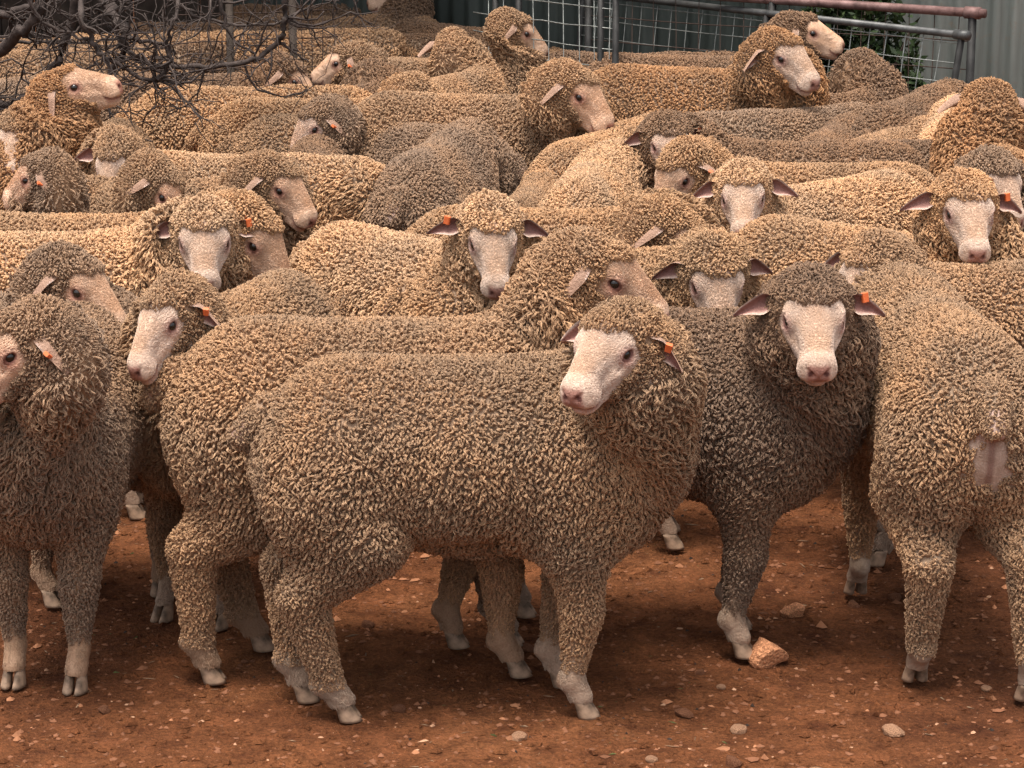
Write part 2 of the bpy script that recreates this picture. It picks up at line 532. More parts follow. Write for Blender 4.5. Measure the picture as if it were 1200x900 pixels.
def bump(n, l, h, strength, dist, b):
    x = n.new('ShaderNodeBump'); x.inputs['Strength'].default_value = strength
    x.inputs['Distance'].default_value = dist
    l.new(h, x.inputs['Height']); l.new(x.outputs[0], b.inputs['Normal'])
def plain(name, col, rough=0.8, spec=0.3, var=0.25, scale=20, bmp=0.3, dist=0.002, metal=0):
    m, n, l, b = mat(name, rough, spec)
    tc = n.new('ShaderNodeTexCoord')
    f = noise(n, l, scale, 5, tc.outputs['Object'])
    dk = tuple(c * (1 - var) for c in col); lt = tuple(min(1, c * (1 + var)) for c in col)
    l.new(ramp(n, l, f, [(0.3, dk), (0.7, lt)]), b.inputs['Base Color'])
    b.inputs['Metallic'].default_value = metal
    if bmp: bump(n, l, f, bmp, dist, b)
    return m

# wool: the object's own colour, patched with grey dust, every lock a little different
wool, n, l, b = mat('wool', 0.95, 0.08)
oi = n.new('ShaderNodeObjectInfo'); tc = n.new('ShaderNodeTexCoord')
at = n.new('ShaderNodeAttribute'); at.attribute_name = 'rnd'
va = n.new('ShaderNodeVectorMath'); va.operation = 'ADD'
cm = n.new('ShaderNodeCombineXYZ')
l.new(mathn(n, l, 'MULTIPLY', oi.outputs['Random'], 37.0), cm.inputs[0])
l.new(tc.outputs['Object'], va.inputs[0]); l.new(cm.outputs[0], va.inputs[1])
big = noise(n, l, 4.5, 3, va.outputs[0], 0.6)
fine = noise(n, l, 420, 2, tc.outputs['Object'])
dust = ramp(n, l, big, [(0.36, (0, 0, 0)), (0.66, (1, 1, 1))])
grey = mixc(n, l, 1.0, oi.outputs['Color'], (0.90, 0.865, 0.83), 'MULTIPLY')
gold = mixc(n, l, 1.0, oi.outputs['Color'], (1.20, 1.06, 0.90), 'MULTIPLY')
c = mixc(n, l, dust, grey, gold)
v = ramp(n, l, at.outputs['Fac'], [(0.0, (0.74, 0.72, 0.70)), (0.5, (1, 1, 1)), (1.0, (1.22, 1.20, 1.17))])
c = mixc(n, l, 1.0, c, v, 'MULTIPLY')
c = mixc(n, l, 1.0, c, ramp(n, l, fine, [(0.3, (0.72, 0.71, 0.70)), (0.7, (1.25, 1.25, 1.25))]), 'MULTIPLY')
l.new(c, b.inputs['Base Color'])
b.inputs['Sheen Weight'].default_value = 0.12
b.inputs['Sheen Roughness'].default_value = 0.5
bump(n, l, fine, 0.6, 0.003, b)

# skin with its short hair: painted per vertex (face white, nose pink, hocks cream)
hide, n, l, b = mat('hide', 0.75, 0.25)
at = n.new('ShaderNodeAttribute'); at.attribute_name = 'Col'
tc = n.new('ShaderNodeTexCoord'); oi = n.new('ShaderNodeObjectInfo')
f1 = noise(n, l, 35, 4, tc.outputs['Object'], 0.6); f2 = noise(n, l, 260, 3, tc.outputs['Object'])
c = mixc(n, l, 1.0, at.outputs['Color'], ramp(n, l, f1, [(0.3, (0.74, 0.66, 0.60)), (0.62, (1.08, 1.06, 1.05))]), 'MULTIPLY')
c = mixc(n, l, 1.0, c, ramp(n, l, f2, [(0.3, (0.84, 0.82, 0.80)), (0.7, (1.1, 1.1, 1.1))]), 'MULTIPLY')
c = mixc(n, l, 1.0, c, oi.outputs['Color'], 'MULTIPLY')
l.new(c, b.inputs['Base Color'])
wa = n.new('ShaderNodeAttribute'); wa.attribute_name = 'wr'
bump(n, l, mathn(n, l, 'ADD', f2, mathn(n, l, 'MULTIPLY', wa.outputs['Fac'], 0.8)), 0.7, 0.003, b)

earm, n, l, b = mat('ear_skin', 0.7, 0.3)
at = n.new('ShaderNodeAttribute'); at.attribute_name = 'Col'
tc = n.new('ShaderNodeTexCoord')
f2 = noise(n, l, 160, 3, tc.outputs['Object'])
c = mixc(n, l, 1.0, at.outputs['Color'], ramp(n, l, f2, [(0.3, (0.82, 0.80, 0.78)), (0.7, (1.12, 1.12, 1.12))]), 'MULTIPLY')
l.new(c, b.inputs['Base Color']); bump(n, l, f2, 0.9, 0.003, b)

eyem = plain('eye_dark', (0.012, 0.008, 0.006), 0.08, 0.6, 0.1, 5, 0)
horn = plain('hoof_horn', (0.25, 0.165, 0.11), 0.65, 0.25, 0.6, 45, 0.3)
tagm = plain('orange_tag_plastic', (0.72, 0.16, 0.05), 0.5, 0.4, 0.1, 30, 0)

# ---------------------------------------------------------------- small parts shared by every sheep
def hide_colour(P):
    H = to_head(P)
    hx, hy, hz = H[:, 0], np.abs(H[:, 1]), H[:, 2]
    n_ = len(P)
    wl_ = wool_len(P)
    base = np.tile(np.array([0.31, 0.225, 0.155]), (n_, 1))
    def mixin(c, w):
        nonlocal base
        base = base * (1 - w[:, None]) + np.array(c) * w[:, None]
    head = (u_axis2(P) > -0.075) & (H[:, 2] > -0.080)
    mixin((0.64, 0.52, 0.43), np.where(head, sstep(0.055, 0.085, hx), 0))
    mixin((0.50, 0.34, 0.235), np.where(head & (hx > 0.07) & (hx < 0.2), sstep(0.05, 0.5, vnoise(P, 0.045)[:, 1]) * 0.55, 0))
    mixin((0.55, 0.38, 0.26), np.where(head, sstep(0.10, 0.13, hx) * sstep(0.018, 0.03, hz) * 0.5, 0))
    mixin((0.52, 0.35, 0.30), np.where(head, sstep(0.030, 0.012, np.sqrt((hx - 0.104)**2 + (hy - 0.056)**2 + (hz - 0.005)**2)), 0))
    mixin((0.16, 0.08, 0.07), np.where(head, sstep(0.0175, 0.0130, np.sqrt(((hx - 0.102)/1.15)**2 + ((hy - 0.062)/1.3)**2 + ((hz - 0.0065)/0.8)**2)), 0))
    mixin((0.42, 0.24, 0.20), np.where(head, sstep(0.216, 0.232, hx) * sstep(0.030, 0.018, hy) * sstep(-0.040, -0.028, hz) * sstep(0.016, 0.004, hz), 0))
    mixin((0.10, 0.04, 0.035), np.where(head, sstep(0.0080, 0.0045, np.sqrt((hx - 0.236)**2 + ((hy - 0.017)*0.8)**2 + ((hz + 0.009)*0.8)**2)), 0))
    mixin((0.15, 0.07, 0.06), np.where(head & (hx > 0.182), sstep(0.0052, 0.0024, np.abs(hz + 0.0435 - 0.006 * sstep(0.215, 0.18, hx))), 0))
    mixin((0.42, 0.27, 0.24), np.where(head & (hx > 0.19), sstep(0.011, 0.006, np.abs(hz + 0.0475)) * 0.6, 0))
    front = P[:, 0] > 0
    low = np.where(front, sstep(0.20, 0.13, P[:, 2]), sstep(0.15, 0.10, P[:, 2]))
    mixin((0.36, 0.275, 0.20), low)
    mixin((0.35, 0.265, 0.20), sstep(0.115, 0.06, P[:, 2]))
    if BARE[0]: mixin((0.46, 0.35, 0.28), np.where(P[:, 0] < -0.36, sstep(1.15, 0.75, rump_r(P)), 0))
    mixin((0.50, 0.36, 0.30), np.where((P[:, 0] < -0.462) & (P[:, 2] > 0.545) & (P[:, 2] < 0.615), sstep(0.05, 0.03, np.abs(P[:, 1])), 0))
    if BARE[0]: mixin((0.24, 0.14, 0.11), np.where((P[:, 0] < -0.38) & (P[:, 2] < 0.56) & (P[:, 2] > 0.45), sstep(0.012, 0.004, np.abs(P[:, 1])) * 0.8, 0))
    return base

def ear_mesh():
    nu, nv = 12, 9
    L, Wd, T = 0.096, 0.0225, 0.0030
    V, Cc = [], []
    for side in (1, -1):
        for i in range(nu + 1):
            u = i / nu
            w = Wd * (0.24 + 0.81 * float(sstep(0, 0.42, np.array(u)))) * (1 - u ** 1.9) ** 0.85 * 1.12 if u < 1 else 0.0006
            for j in range(nv):
                v_ = -1 + 2 * j / (nv - 1)
                cup = 0.026 * (1 - 0.6 * u)
                x = -cup * (1 - v_ * v_) + side * T * (1 - abs(v_)) ** 0.5 + 0.004   # opens towards +x
                V.append((x, L * u, w * v_ - 0.028 * u * u + 0.003 * math.sin(u * 5 + v_ * 2)))
                rim = sstep(0.72, 0.95, np.array(abs(v_)))
                if side == 1:
                    c_ = np.array([0.24, 0.115, 0.095]) * (1 - rim) + np.array([0.60, 0.45, 0.37]) * rim  # dark middle: shadow of the ear hollow put into the skin colour
                    c_ = c_ * (0.85 + 0.35 * u)
                else:
                    c_ = np.array([0.35, 0.215, 0.15]) * (0.8 + 0.4 * u)
                Cc.append(c_)
    F = []
    off = (nu + 1) * nv
    for i in range(nu):
        for j in range(nv - 1):
            a, b_, c_, d_ = i * nv + j, (i + 1) * nv + j, (i + 1) * nv + j + 1, i * nv + j + 1
            F.append([a, b_, c_, d_]); F.append([off + d_, off + c_, off + b_, off + a])
        F.append([i * nv, off + i * nv, off + (i + 1) * nv, (i + 1) * nv])
        e_ = nv - 1
        F.append([i * nv + e_, (i + 1) * nv + e_, off + (i + 1) * nv + e_, off + i * nv + e_])
    me = np_mesh('ear', V, [np.array(F)], True, {'Col': np.array(Cc)})
    me.materials.append(earm)
    return me
def grid_solid(name, fn, nu, nv, material):
    """closed lathe-like surface: fn(u, ang) -> point"""
    V = [fn(i / nu, 2 * math.pi * j / nv) for i in range(nu + 1) for j in range(nv)]
    F = [[i * nv + j, i * nv + (j + 1) % nv, (i + 1) * nv + (j + 1) % nv, (i + 1) * nv + j] for i in range(nu) for j in range(nv)]
    me = np_mesh(name, V, [np.array(F)])
    me.materials.append(material)
    return me
def claw_pt(s):
    def fn(u, a):
        # from the pastern down to the sole, toe forward (+x)
        prof = [(-0.004, 0.060, 0.0), (0.000, 0.056, 0.019), (0.006, 0.040, 0.022), (0.013, 0.018, 0.0255), (0.018, 0.002, 0.028), (0.014, 0.000, 0.0)]
        k = u * (len(prof) - 1); i = min(int(k), len(prof) - 2); f = k - i
        cx, cz, r = [prof[i][q] * (1 - f) + prof[i + 1][q] * f for q in range(3)]
        dx = math.cos(a); dy = math.sin(a)
        x = cx + r * dx * (1.05 if dx > 0 else 0.8)
        y = r * 0.55 * dy
        if y * s < 0: y *= 0.75                     # flat inner wall
        y += s * (0.0125 + 0.003 * u - 0.006 * max(0, dx) * u)
        return (x, y, cz * 0.74)
    return fn
claws = {}
def hoof_meshes():
    out = []
    for s in (1, -1):
        a = grid_solid('claw', claw_pt(s), 10, 12, horn)
        out.append(a)
    return out
def sphere_mesh(name, r, material, nu=10, nv=14):
    return grid_solid(name, lambda u, a: (r * math.cos(math.pi * (u - 0.5)) * math.cos(a), r * math.cos(math.pi * (u - 0.5)) * math.sin(a), r * math.sin(math.pi * (u - 0.5))), nu, nv, material)
EAR = ear_mesh(); EYE = sphere_mesh('eye', 0.0120, eyem); CLAWS = hoof_meshes()
def box_mesh(name, sx, sy, sz, material, bev=0.15):
    V = []
    for z in (-1, 1):
        for (x, y) in ((-1, -1 + bev), (-1 + bev, -1), (1 - bev, -1), (1, -1 + bev), (1, 1 - bev), (1 - bev, 1), (-1 + bev, 1), (-1, 1 - bev)):
            V.append((x * sx / 2, y * sy / 2, z * sz / 2))
    F = [[i, (i + 1) % 8, 8 + (i + 1) % 8, 8 + i] for i in range(8)]
    T = [[0, i + 1, i] for i in range(1, 7)] + [[8, 8 + i, 8 + i + 1] for i in range(1, 7)]
    me = np_mesh(name, V, [np.array(F), np.array(T)], False); me.materials.append(material)
    return me
TAGM = box_mesh('ear_tag', 0.009, 0.014, 0.019, tagm, 0.3)

SKINS, FLEECES = {}, {}
def get_skin(lv):
    if (lv, BARE[0]) not in SKINS:
        V, Q = skin(lv)
        V = V + grad(V) * (vnoise(V, 0.11)[:, :1] * 0.006) * (wool_len(V) > 0.015)[:, None]
        SKINS[(lv, BARE[0])] = (V, Q, hide_colour(V))
    return SKINS[(lv, BARE[0])]
#          lock spacing, strands per lock, points, spread, strand radius, lowest wool
FSPEC = {'hero': (0.0060, 3, 6, 0.34, 0.00130, 0.0), 'mid': (0.0069, 3, 5, 0.34, 0.00155, 0.26), 'full': (0.0069, 3, 5, 0.34, 0.00155, 0.0), 'far': (0.0076, 3, 5, 0.34, 0.00175, 0.38)}
def get_fleece(kind, seed=1):
    if (kind, seed) not in FLEECES:
        sp, st, npt, spd, th, zm = FSPEC[kind]
        V, Q, _ = get_skin(1)
        FLEECES[(kind, seed)] = fleece(V, Q, sp, st, npt, spd, th, zm, seed)
        
    return FLEECES[(kind, seed)]
FACEH = {}
facem, n, l, b = mat('face_hair', 0.8, 0.15)
at = n.new('ShaderNodeAttribute'); at.attribute_name = 'Col'; oi = n.new('ShaderNodeObjectInfo')
l.new(mixc(n, l, 1.0, at.outputs['Color'], oi.outputs['Color'], 'MULTIPLY'), b.inputs['Base Color'])
def get_facehair(kind):
    """short hair lying back over the muzzle and cheeks"""
    sp = {'hero': 0.0019, 'full': 0.0024, 'mid': 0.0026}[kind]
    if sp not in FACEH:
        rs = np.random.RandomState(3)
        V, Q, _ = get_skin(1)
        def keep(P):
            H = to_head(P)
            ey = np.sqrt((H[:, 0] - 0.1) ** 2 + (np.abs(H[:, 1]) - 0.056) ** 2 + (H[:, 2] - 0.007) ** 2)
            fc = (u_axis2(P) > -0.07) & (H[:, 2] > -0.085) & (H[:, 0] > 0.05) & (H[:, 0] < 0.222) & (wool_len(P) < 0.008) & (ey > 0.019)
            return fc | ((P[:, 2] < 0.125) & (P[:, 2] > 0.028) & (kind != 'mid'))
        tri = np.concatenate([Q[:, [0, 1, 2]], Q[:, [0, 2, 3]]]); a, b_, c_ = V[tri[:, 0]], V[tri[:, 1]], V[tri[:, 2]]
        k = keep((a + b_ + c_) / 3); a, b_, c_ = a[k], b_[k], c_[k]
        ar = 0.5 * np.linalg.norm(np.cross(b_ - a, c_ - a), axis=1); n_ = int(ar.sum() / sp ** 2)
        pk = np.searchsorted(np.cumsum(ar), rs.rand(n_) * ar.sum()); pk = np.minimum(pk, len(a) - 1)
        r1, r2 = np.sqrt(rs.rand(n_)), rs.rand(n_)
        P = a[pk] * (1 - r1)[:, None] + b_[pk] * (r1 * (1 - r2))[:, None] + c_[pk] * (r1 * r2)[:, None]
        N = grad(P); F_ = -HX - HZ * 0.25 + rs.randn(n_, 3) * 0.35; lg = P[:, 2] < 0.2; F_[lg] = np.array([0.3, 0, -1.0]) + rs.randn(int(lg.sum()), 3) * 0.35; F_ = F_ - N * (F_ * N).sum(1)[:, None]; F_ /= np.linalg.norm(F_, axis=1)[:, None]
        ln = (0.0034 + 0.003 * rs.rand(n_)) * (1 + 0.8 * sstep(0.12, 0.07, to_head(P)[:, 0]))
        ln = ln * (1 - 0.5 * sstep(0.17, 0.20, to_head(P)[:, 0]) * (~lg))
        W = np.stack([P - N * 0.0006, P + N * (ln * 0.22)[:, None] + F_ * (ln * 0.5)[:, None], P + N * (ln * 0.30)[:, None] + F_ * ln[:, None]], 1)
        col = hide_colour(P) * (0.86 + 0.24 * rs.rand(n_))[:, None]
        rad = np.tile(np.array([0.30, 0.27, 0.10]) * sp, n_)
        FACEH[sp] = (W.reshape(-1, 3), rad, col)
    return FACEH[sp]
MESHCACHE = {}
def build_sheep(loc, yaw, s, ps, kind, col, label, tagged=None, key=None, group='sheep of the flock', seed=1):
    BARE[0] = seed == 3
    root = bpy.data.objects.new('sheep', None); C.objects.link(root)
    root.empty_display_size = 0.2
    root.location = loc; root.rotation_euler = (0, 0, yaw); root.scale = (s, s, s)
    tag(root, label, 'sheep', group)
    lv = {'hero': 0, 'mid': 1, 'full': 1, 'far': 2}[kind]
    if key is not None and key in MESHCACHE:
        bm_, fm_ = MESHCACHE[key]
    else:
        V, Q, Cc = get_skin(lv)
        Hh = to_head(V)
        wr = 0.5 + 0.5 * np.sin(Hh[:, 0] * 780 + 6 * vnoise(V, 0.02)[:, 0])
        wr = wr * sstep(0.13, 0.15, Hh[:, 0]) * sstep(0.215, 0.195, Hh[:, 0]) * sstep(-0.01, 0.01, Hh[:, 2]) * (u_axis2(V) > 0)
        bm_ = np_mesh('body', pose(V, ps), [Q], True, {'Col': Cc, 'wr': wr}); bm_.materials.append(hide)
        fl = get_fleece(kind, seed)
        fm_ = hair_data('fleece', pose_fleece(fl, ps), fl[5], fl[6], FSPEC[kind][2])
        if key is not None: MESHCACHE[key] = (bm_, fm_)
    link('body', bm_, root).color = (*ps.get('tint', (1, 1, 1)), 1)
    fo = link('fleece', fm_, root); fo.color = (*col, 1); fo['kind'] = 'stuff'
    if key is None and kind != 'far':
        W, rad, cl = get_facehair(kind)
        h = bpy.data.hair_curves.new('face_hair'); h.add_curves([3] * (len(W) // 3))
        h.points.foreach_set('position', np.asarray(pose(W, ps), np.float32).ravel()); h.points.foreach_set('radius', rad.astype(np.float32))
        a_ = h.attributes.new('Col', 'FLOAT_COLOR', 'CURVE'); c4 = np.ones((len(cl), 4), np.float32); c4[:, :3] = cl; a_.data.foreach_set('color', c4.ravel())
        h.materials.append(facem)
        fh = link('face_hair', h, root); fh.color = (*ps.get('tint', (1, 1, 1)), 1); fh['kind'] = 'stuff'
    def headpt(h):
        return pose(from_head(np.array([h])), ps)[0]
    Mh = frame_at(from_head(np.array([[0.1, 0, 0]]))[0], ps)
    Hrot = Mh.to_3x3() @ Matrix([[HX[0], 0, HZ[0]], [0, 1, 0], [HX[2], 0, HZ[2]]])
    for sg in (1, -1):
        e = link('eye', EYE, root); e.location = headpt((0.0985, 0.0510 * sg, 0.0065))
        ear = link('ear', EAR, root)
        er = ps.get('ear', (0, 0, 0)) if not isinstance(ps.get('ear'), dict) else ps['ear'][sg]
        M = Hrot.to_4x4() @ Matrix.Rotation(R(14 + er[0]) * sg, 4, 'Z') @ Matrix.Rotation(R(-17 + er[1]) * sg, 4, 'X') @ Matrix.Rotation(R(-40 + er[2]), 4, 'Y')
        if sg < 0: M = M @ Matrix.Diagonal((1, -1, 1, 1))
        M.translation = Vector(headpt((0.036, 0.071 * sg, 0.004)))
        ear.matrix_local = M @ Matrix.Scale(ps['ear'][sg][3] if isinstance(ps.get('ear'), dict) else 1.0, 4)
        if tagged == sg:
            t = link('ear_tag', TAGM, ear); t.location = (0.0, 0.046, 0.009); t.rotation_euler = (0.25, 0, 0.1)
    for key_, pts, sg in (('fl', FRONT, 1), ('fr', FRONT, -1), ('hl', HIND, 1), ('hr', HIND, -1)):
        M = frame_at(np.array([pts[4][0], pts[4][1] * sg, 0.07]), ps)
        p = M.translation
        z = Vector((0, 0, 1))
        x = M.col[0].to_3d(); x.z = 0; x.normalize()
        y = z.cross(x)
        MM = Matrix((x, y, z)).transposed().to_4x4()
        foot = pose(np.array([[pts[4][0], pts[4][1] * sg, 0.03]]), ps)[0]
        MM = MM @ Matrix.Scale(0.90, 4); MM.translation = (foot[0] - 0.002, foot[1], 0.0)
        ho = link('hoof', CLAWS[0], root); ho.matrix_local = MM
        h2 = link('hoof', CLAWS[1], root); h2.matrix_local = MM
    return root
# ---------------------------------------------------------------- the flock
DARK = (0.230, 0.158, 0.112)
TAN, GOLD, BROWN, GREY, PALE, RUST = (0.36, 0.24, 0.152), (0.44, 0.285, 0.17), (0.245, 0.16, 0.105), (0.29, 0.203, 0.143), (0.53, 0.36, 0.228), (0.38, 0.225, 0.122)
BACK = np.array([-0.055, 0.0, 0.742])
HEADC = from_head(np.array([[0.085, 0, 0.0]]))[0]
def hide_head(ps):
    ps['npit'] = R(-52); ps['hpit'] = R(62); ps['hyaw'] = ps.get('hyaw', 0.0); return ps
def solve(loc, yaw, s, ps, target):
    """turn the neck so that the head sits where the photograph shows it"""
    def res(v):
        q = dict(ps); q['nyaw'], q['npit'] = v
        p = pose(HEADC[None], q)[0]
        w = Vector(loc) + Matrix.Rotation(yaw, 3, 'Z') @ Vector(p * s)
        x, y = proj(w)
        return np.array([(x - target[0]) / 8, (y - target[1]) / 8, (v[0] - 0.6 * ps['hyaw']) * 0.8, v[1] * 0.5])
    v = np.array([0.6 * ps['hyaw'], 0.1])
    for it in range(14):
        r = res(v); e = 1e-3
        J = np.stack([(res(v + np.array([e, 0])) - r) / e, (res(v + np.array([0, e])) - r) / e], 1)
        st = np.linalg.solve(J.T @ J + 0.3 * np.eye(2), -J.T @ r)
        st = np.clip(st, -0.35, 0.35)
        v = np.clip(v + st, [-1.9, -1.25], [1.9, 1.25])
    r = res(v)
    ps['nyaw'], ps['npit'] = v
    ps['off'] = (r[0] * 8, r[1] * 8)
    return math.hypot(r[0], r[1]) * 8
COUNT = [0]
def put(px, py, yaw, s, kind, col, label, head=None, fy=None, fp=35, roll=0, tagged=None, legs=None, wide=1.0, key=None, ear=None, seed=1, tint=None):
    w = at_h(px, py, 0.742 * s)
    yr = R(yaw)
    o = Matrix.Rotation(yr, 3, 'Z') @ Vector((BACK[0] * s, 0, 0))
    loc = (w.x - o.x, w.y - o.y, 0)
    ps = {'hyaw': 0.0, 'wide': wide * (0.92 if kind == 'hero' else 0.76), 'ear': {1: (0, 0, 0, 1), -1: (0, 0, 0, 1)}}
    if legs: ps['legs'] = legs
    if ear: ps['ear'] = ear
    if head is None:
        hide_head(ps)
        key = key or kind + 'low%d' % (COUNT[0] % 3)
        if COUNT[0] % 3 == 1: ps['nyaw'] = R(25)
        if COUNT[0] % 3 == 2: ps['nyaw'] = R(-30)
    else:
        d = (fy - yaw + 180) % 360 - 180
        prof = abs(((fy + 90 + 180) % 360) - 180)               # 0 facing us, 90 in profile
        near = 1 if math.cos(R(fy)) < 0 else -1
        a_ = abs(math.cos(R(fy)))
        ps['ear'] = {near: (-14 * a_, -38 * a_, 62 * a_, 1 - 0.14 * a_), -near: (10 * a_, -4 * a_, 0, 1.0)}
        j0 = random.Random(COUNT[0] + 50)
        if prof > 45: tint = tint or (1.0, 0.85, 0.73)
        tint = tint or (1.0, 0.95, 0.92)
        k = 0.92 + 0.2 * j0.random(); ps['tint'] = tuple(c * k for c in tint)
        ps['hyaw'] = R(d); ps['hpit'] = R(fp); ps['hroll'] = R(roll)
        err = solve(loc, yr, s, ps, head)
        if err > 6: LOG.append('HEAD off %.0f %.0f px: %s  nyaw %.0f npit %.0f' % (*ps['off'], label[:40], math.degrees(ps['nyaw']), math.degrees(ps['npit'])))
    COUNT[0] += 1
    j = random.Random(COUNT[0])
    k = 0.94 + 0.12 * j.random()
    col = tuple(c * k for c in col)
    PLACED.append((label, loc[0], loc[1], yr, s))
    return build_sheep(loc, yr, s, ps, kind, col, label, tagged, key, seed=seed)
PLACED = []; LOG = []
L_ = 'hero'; M_ = 'mid'; F_ = 'far'
# ---- front row
put(546, 412, 4, 1.02, L_, TAN, 'foremost sheep standing side on with its pale face turned back to the left', (711, 410), -124, 26, 0, 1,
    {'hr': (6, 0, -3), 'hl': (-6, 0, -8), 'fr': (-4, 0, 0), 'fl': (-9, 0, 0)})
put(438, 368, 3, 1.05, L_, TAN, 'sheep just behind the foremost one in profile with tan nose pointing right', (716, 325), -10, 34, 0, None,
    {'hr': (-7, 0, 0), 'hl': (6, 0, 0), 'fr': (3, 0, 0), 'fl': (-14, 0, 0)}, seed=2)
put(78, 361, -97, 1.03, L_, GREY, 'grey brown sheep cut by the left edge with both front hooves facing us', (12, 410), -152, 32, 0, 1,
    {'fl': (2, 0, -3), 'fr': (0, 0, -3), 'hl': (-6, 0, 0)})
put(765, 356, -9, 1.03, L_, DARK, 'dark woolled sheep right of the foremost one staring straight at the camera', (953, 374), -90, 35, 0, 1,
    {'fr': (-7, 0, 0), 'fl': (-10, 0, 0)}, seed=2)
put(1100, 345, 96, 1.05, L_, TAN, 'sheep at the right edge with its bare rump turned to the camera',
    legs={'hl': (2, 0, 0), 'hr': (-16, 0, 2)}, seed=3)
put(1185, 302, -165, 0.98, 'full', TAN, 'sheep with head hidden behind the staring sheep, tagged ear showing', (1014, 326), -120, 42, 0, 1,
    {'fl': (14, 0, 0), 'fr': (4, 0, 0)})
put(275, 338, -112, 0.98, 'full', TAN, 'pale faced sheep with orange ear tag looking left over the second sheep rump', (190, 378), -122, 36, 4, 1)
put(-40, 335, -25, 0.97, 'full', GREY, 'sheep behind the left edge sheep with its drooping ear and face to the right', (98, 338), -32, 35, 0, None)
# ---- second band
put(30, 268, 0, 1.0, M_, PALE, 'cream backed sheep facing us with wrinkled white nose and dark open ears', (240, 283), -87, 42, 0, 1)
put(92, 247, 0, 1.03, M_, GOLD, 'sheep with brown cheek hanging its head behind the wrinkled nose sheep', (303, 282), -25, 55, 0, None)
put(485, 272, -42, 1.0, M_, PALE, 'sheep in the middle facing us square with white blaze and level ears', (577, 284), -90, 46, 0, -1)
put(665, 291, 0, 1.0, M_, GOLD, 'sheep with lowered woolly forehead just left of the staring sheep', (840, 333), -82, 52, 0, None, seed=2)
put(560, 292, 25, 0.90, M_, TAN, 'low rounded rump left of the broad golden back in the middle')
put(640, 241, -5, 1.0, M_, GOLD, 'long golden back passing behind the white blaze sheep, drooping ear at its head', (800, 282), -28, 50, 0, None)
put(1010, 262, -35, 1.0, M_, GOLD, 'sheep at the right facing us with pink nose above the golden back', (1135, 250), -92, 36, 0, 1, seed=2)
put(970, 208, -142, 1.0, M_, PALE, 'small faced sheep with wide white ears in front of a fluffy cream back', (871, 232), -86, 34, 0, None)
put(960, 188, 178, 0.98, M_, GOLD, 'sheep bowing its long tan face to the left with orange tag in ear', (792, 208), -138, 52, 0, 1)
put(690, 188, 80, 0.97, M_, PALE, 'cream rump behind the white blaze sheep, nearer of two side by side')
put(702, 152, 60, 0.95, M_, GOLD, 'golden rounded back just beyond the cream rump in the middle')
put(955, 163, 176, 0.97, M_, BROWN, 'dark sheep with both ears spread behind the bowing long faced sheep', (785, 170), -80, 40, 0, 1)
put(1060, 161, 5, 0.97, M_, BROWN, 'dark brown back under the rust coloured neck at the right')
put(975, 146, 70, 0.90, F_, BROWN, 'small brown hump left of the dark brown back at the right')
put(1045, 148, 60, 0.90, F_, TAN, 'tan hump between small brown hump and pale rump at right')
put(1112, 130, 80, 0.95, F_, PALE, 'pale yellow rump left of the rust coloured neck')
put(1090, 197, 85, 0.86, M_, GREY, 'small grey tan rump above the pink nosed sheep')
put(1290, 205, -160, 0.98, M_, GREY, 'grey woolled sheep half hidden behind the pink nosed sheep at the right', (1172, 218), -62, 40, 0, None)
put(1265, 176, 150, 1.02, M_, RUST, 'rust coloured sheep seen from behind with raised head at the right edge', (1158, 122), 78, 22, 0, None)
put(175, 224, -60, 0.95, M_, TAN, 'sheep at the left with head down and one broad tan ear', (190, 222), -25, 52, 0, None)
put(95, 214, -105, 0.92, M_, GREY, 'dark necked sheep at left edge in profile with pale ear', (42, 208), 178, 28, 0, 1)
put(132, 151, -85, 1.0, M_, TAN, 'sheep at left looking down with curly forelock and tan nose', (132, 197), -100, 46, 0, None)
put(268, 178, -14, 0.97, M_, PALE, 'pale cream back sloping right beside the curly forelock sheep')
put(188, 206, -6, 0.95, M_, TAN, 'sheep at left centre in profile with tan muzzle pointing right', (332, 220), -28, 42, 0, None)
put(372, 181, 100, 0.90, M_, BROWN, 'brown rump right of the tan muzzled profile sheep')
put(508, 163, 76, 1.0, M_, GREY, 'upright grey brown rump standing in front of the dark grey back')
put(494, 141, 145, 0.94, M_, GREY, 'dark grey sheep bending its pale face to the left, tagged ear', (378, 150), -160, 45, 0, 1, tint=(1.0, 0.93, 0.9))
put(625, 214, 80, 0.84, M_, TAN, 'small round rump peeping above the white blaze sheep')
# ---- back bands
put(545, 107, -8, 1.05, M_, TAN, 'broad brown sheep in profile looking down to the right with white muzzle', (681, 111), -28, 42, 0, None)
put(371, 113, 0, 0.97, F_, GOLD, 'light topped back whose head ends in a cream poll and tan ear', (503, 124), -12, 50, 0, None)
put(402, 133, 0, 0.95, F_, TAN, 'tan back directly behind the dark grey sheep with tagged ear')
put(275, 99, -8, 0.98, F_, GOLD, 'golden brown back with rounded rump under the branch tips')
put(225, 84, 0, 0.95, F_, BROWN, 'brown sheep looking right with one round pink ear, beyond the branch tips', (342, 94), -5, 45, 0, None)
put(-88, 158, -8, 1.03, M_, RUST, 'long necked sheep at left lifting its nose up through the branches', (93, 92), -8, -8, 0, None)
put(-62, 166, -30, 0.95, M_, TAN, 'sheep at far left edge with small white ear tip and pale face', (20, 165), -105, 40, 0, None)
put(505, 66, -170, 0.95, F_, TAN, 'sheep near the top facing left with an orange ear tag', (402, 74), 176, 25, 0, 1, tint=(0.80, 0.66, 0.56))
put(362, 101, 15, 0.92, F_, BROWN, 'brown head seen from behind with dark ear near top centre', (445, 98), 35, 40, 0, None)
put(522, 86, 62, 0.95, F_, TAN, 'sheep seen from behind with both ears raised near top centre', (527, 52), 95, 25, 0, None)
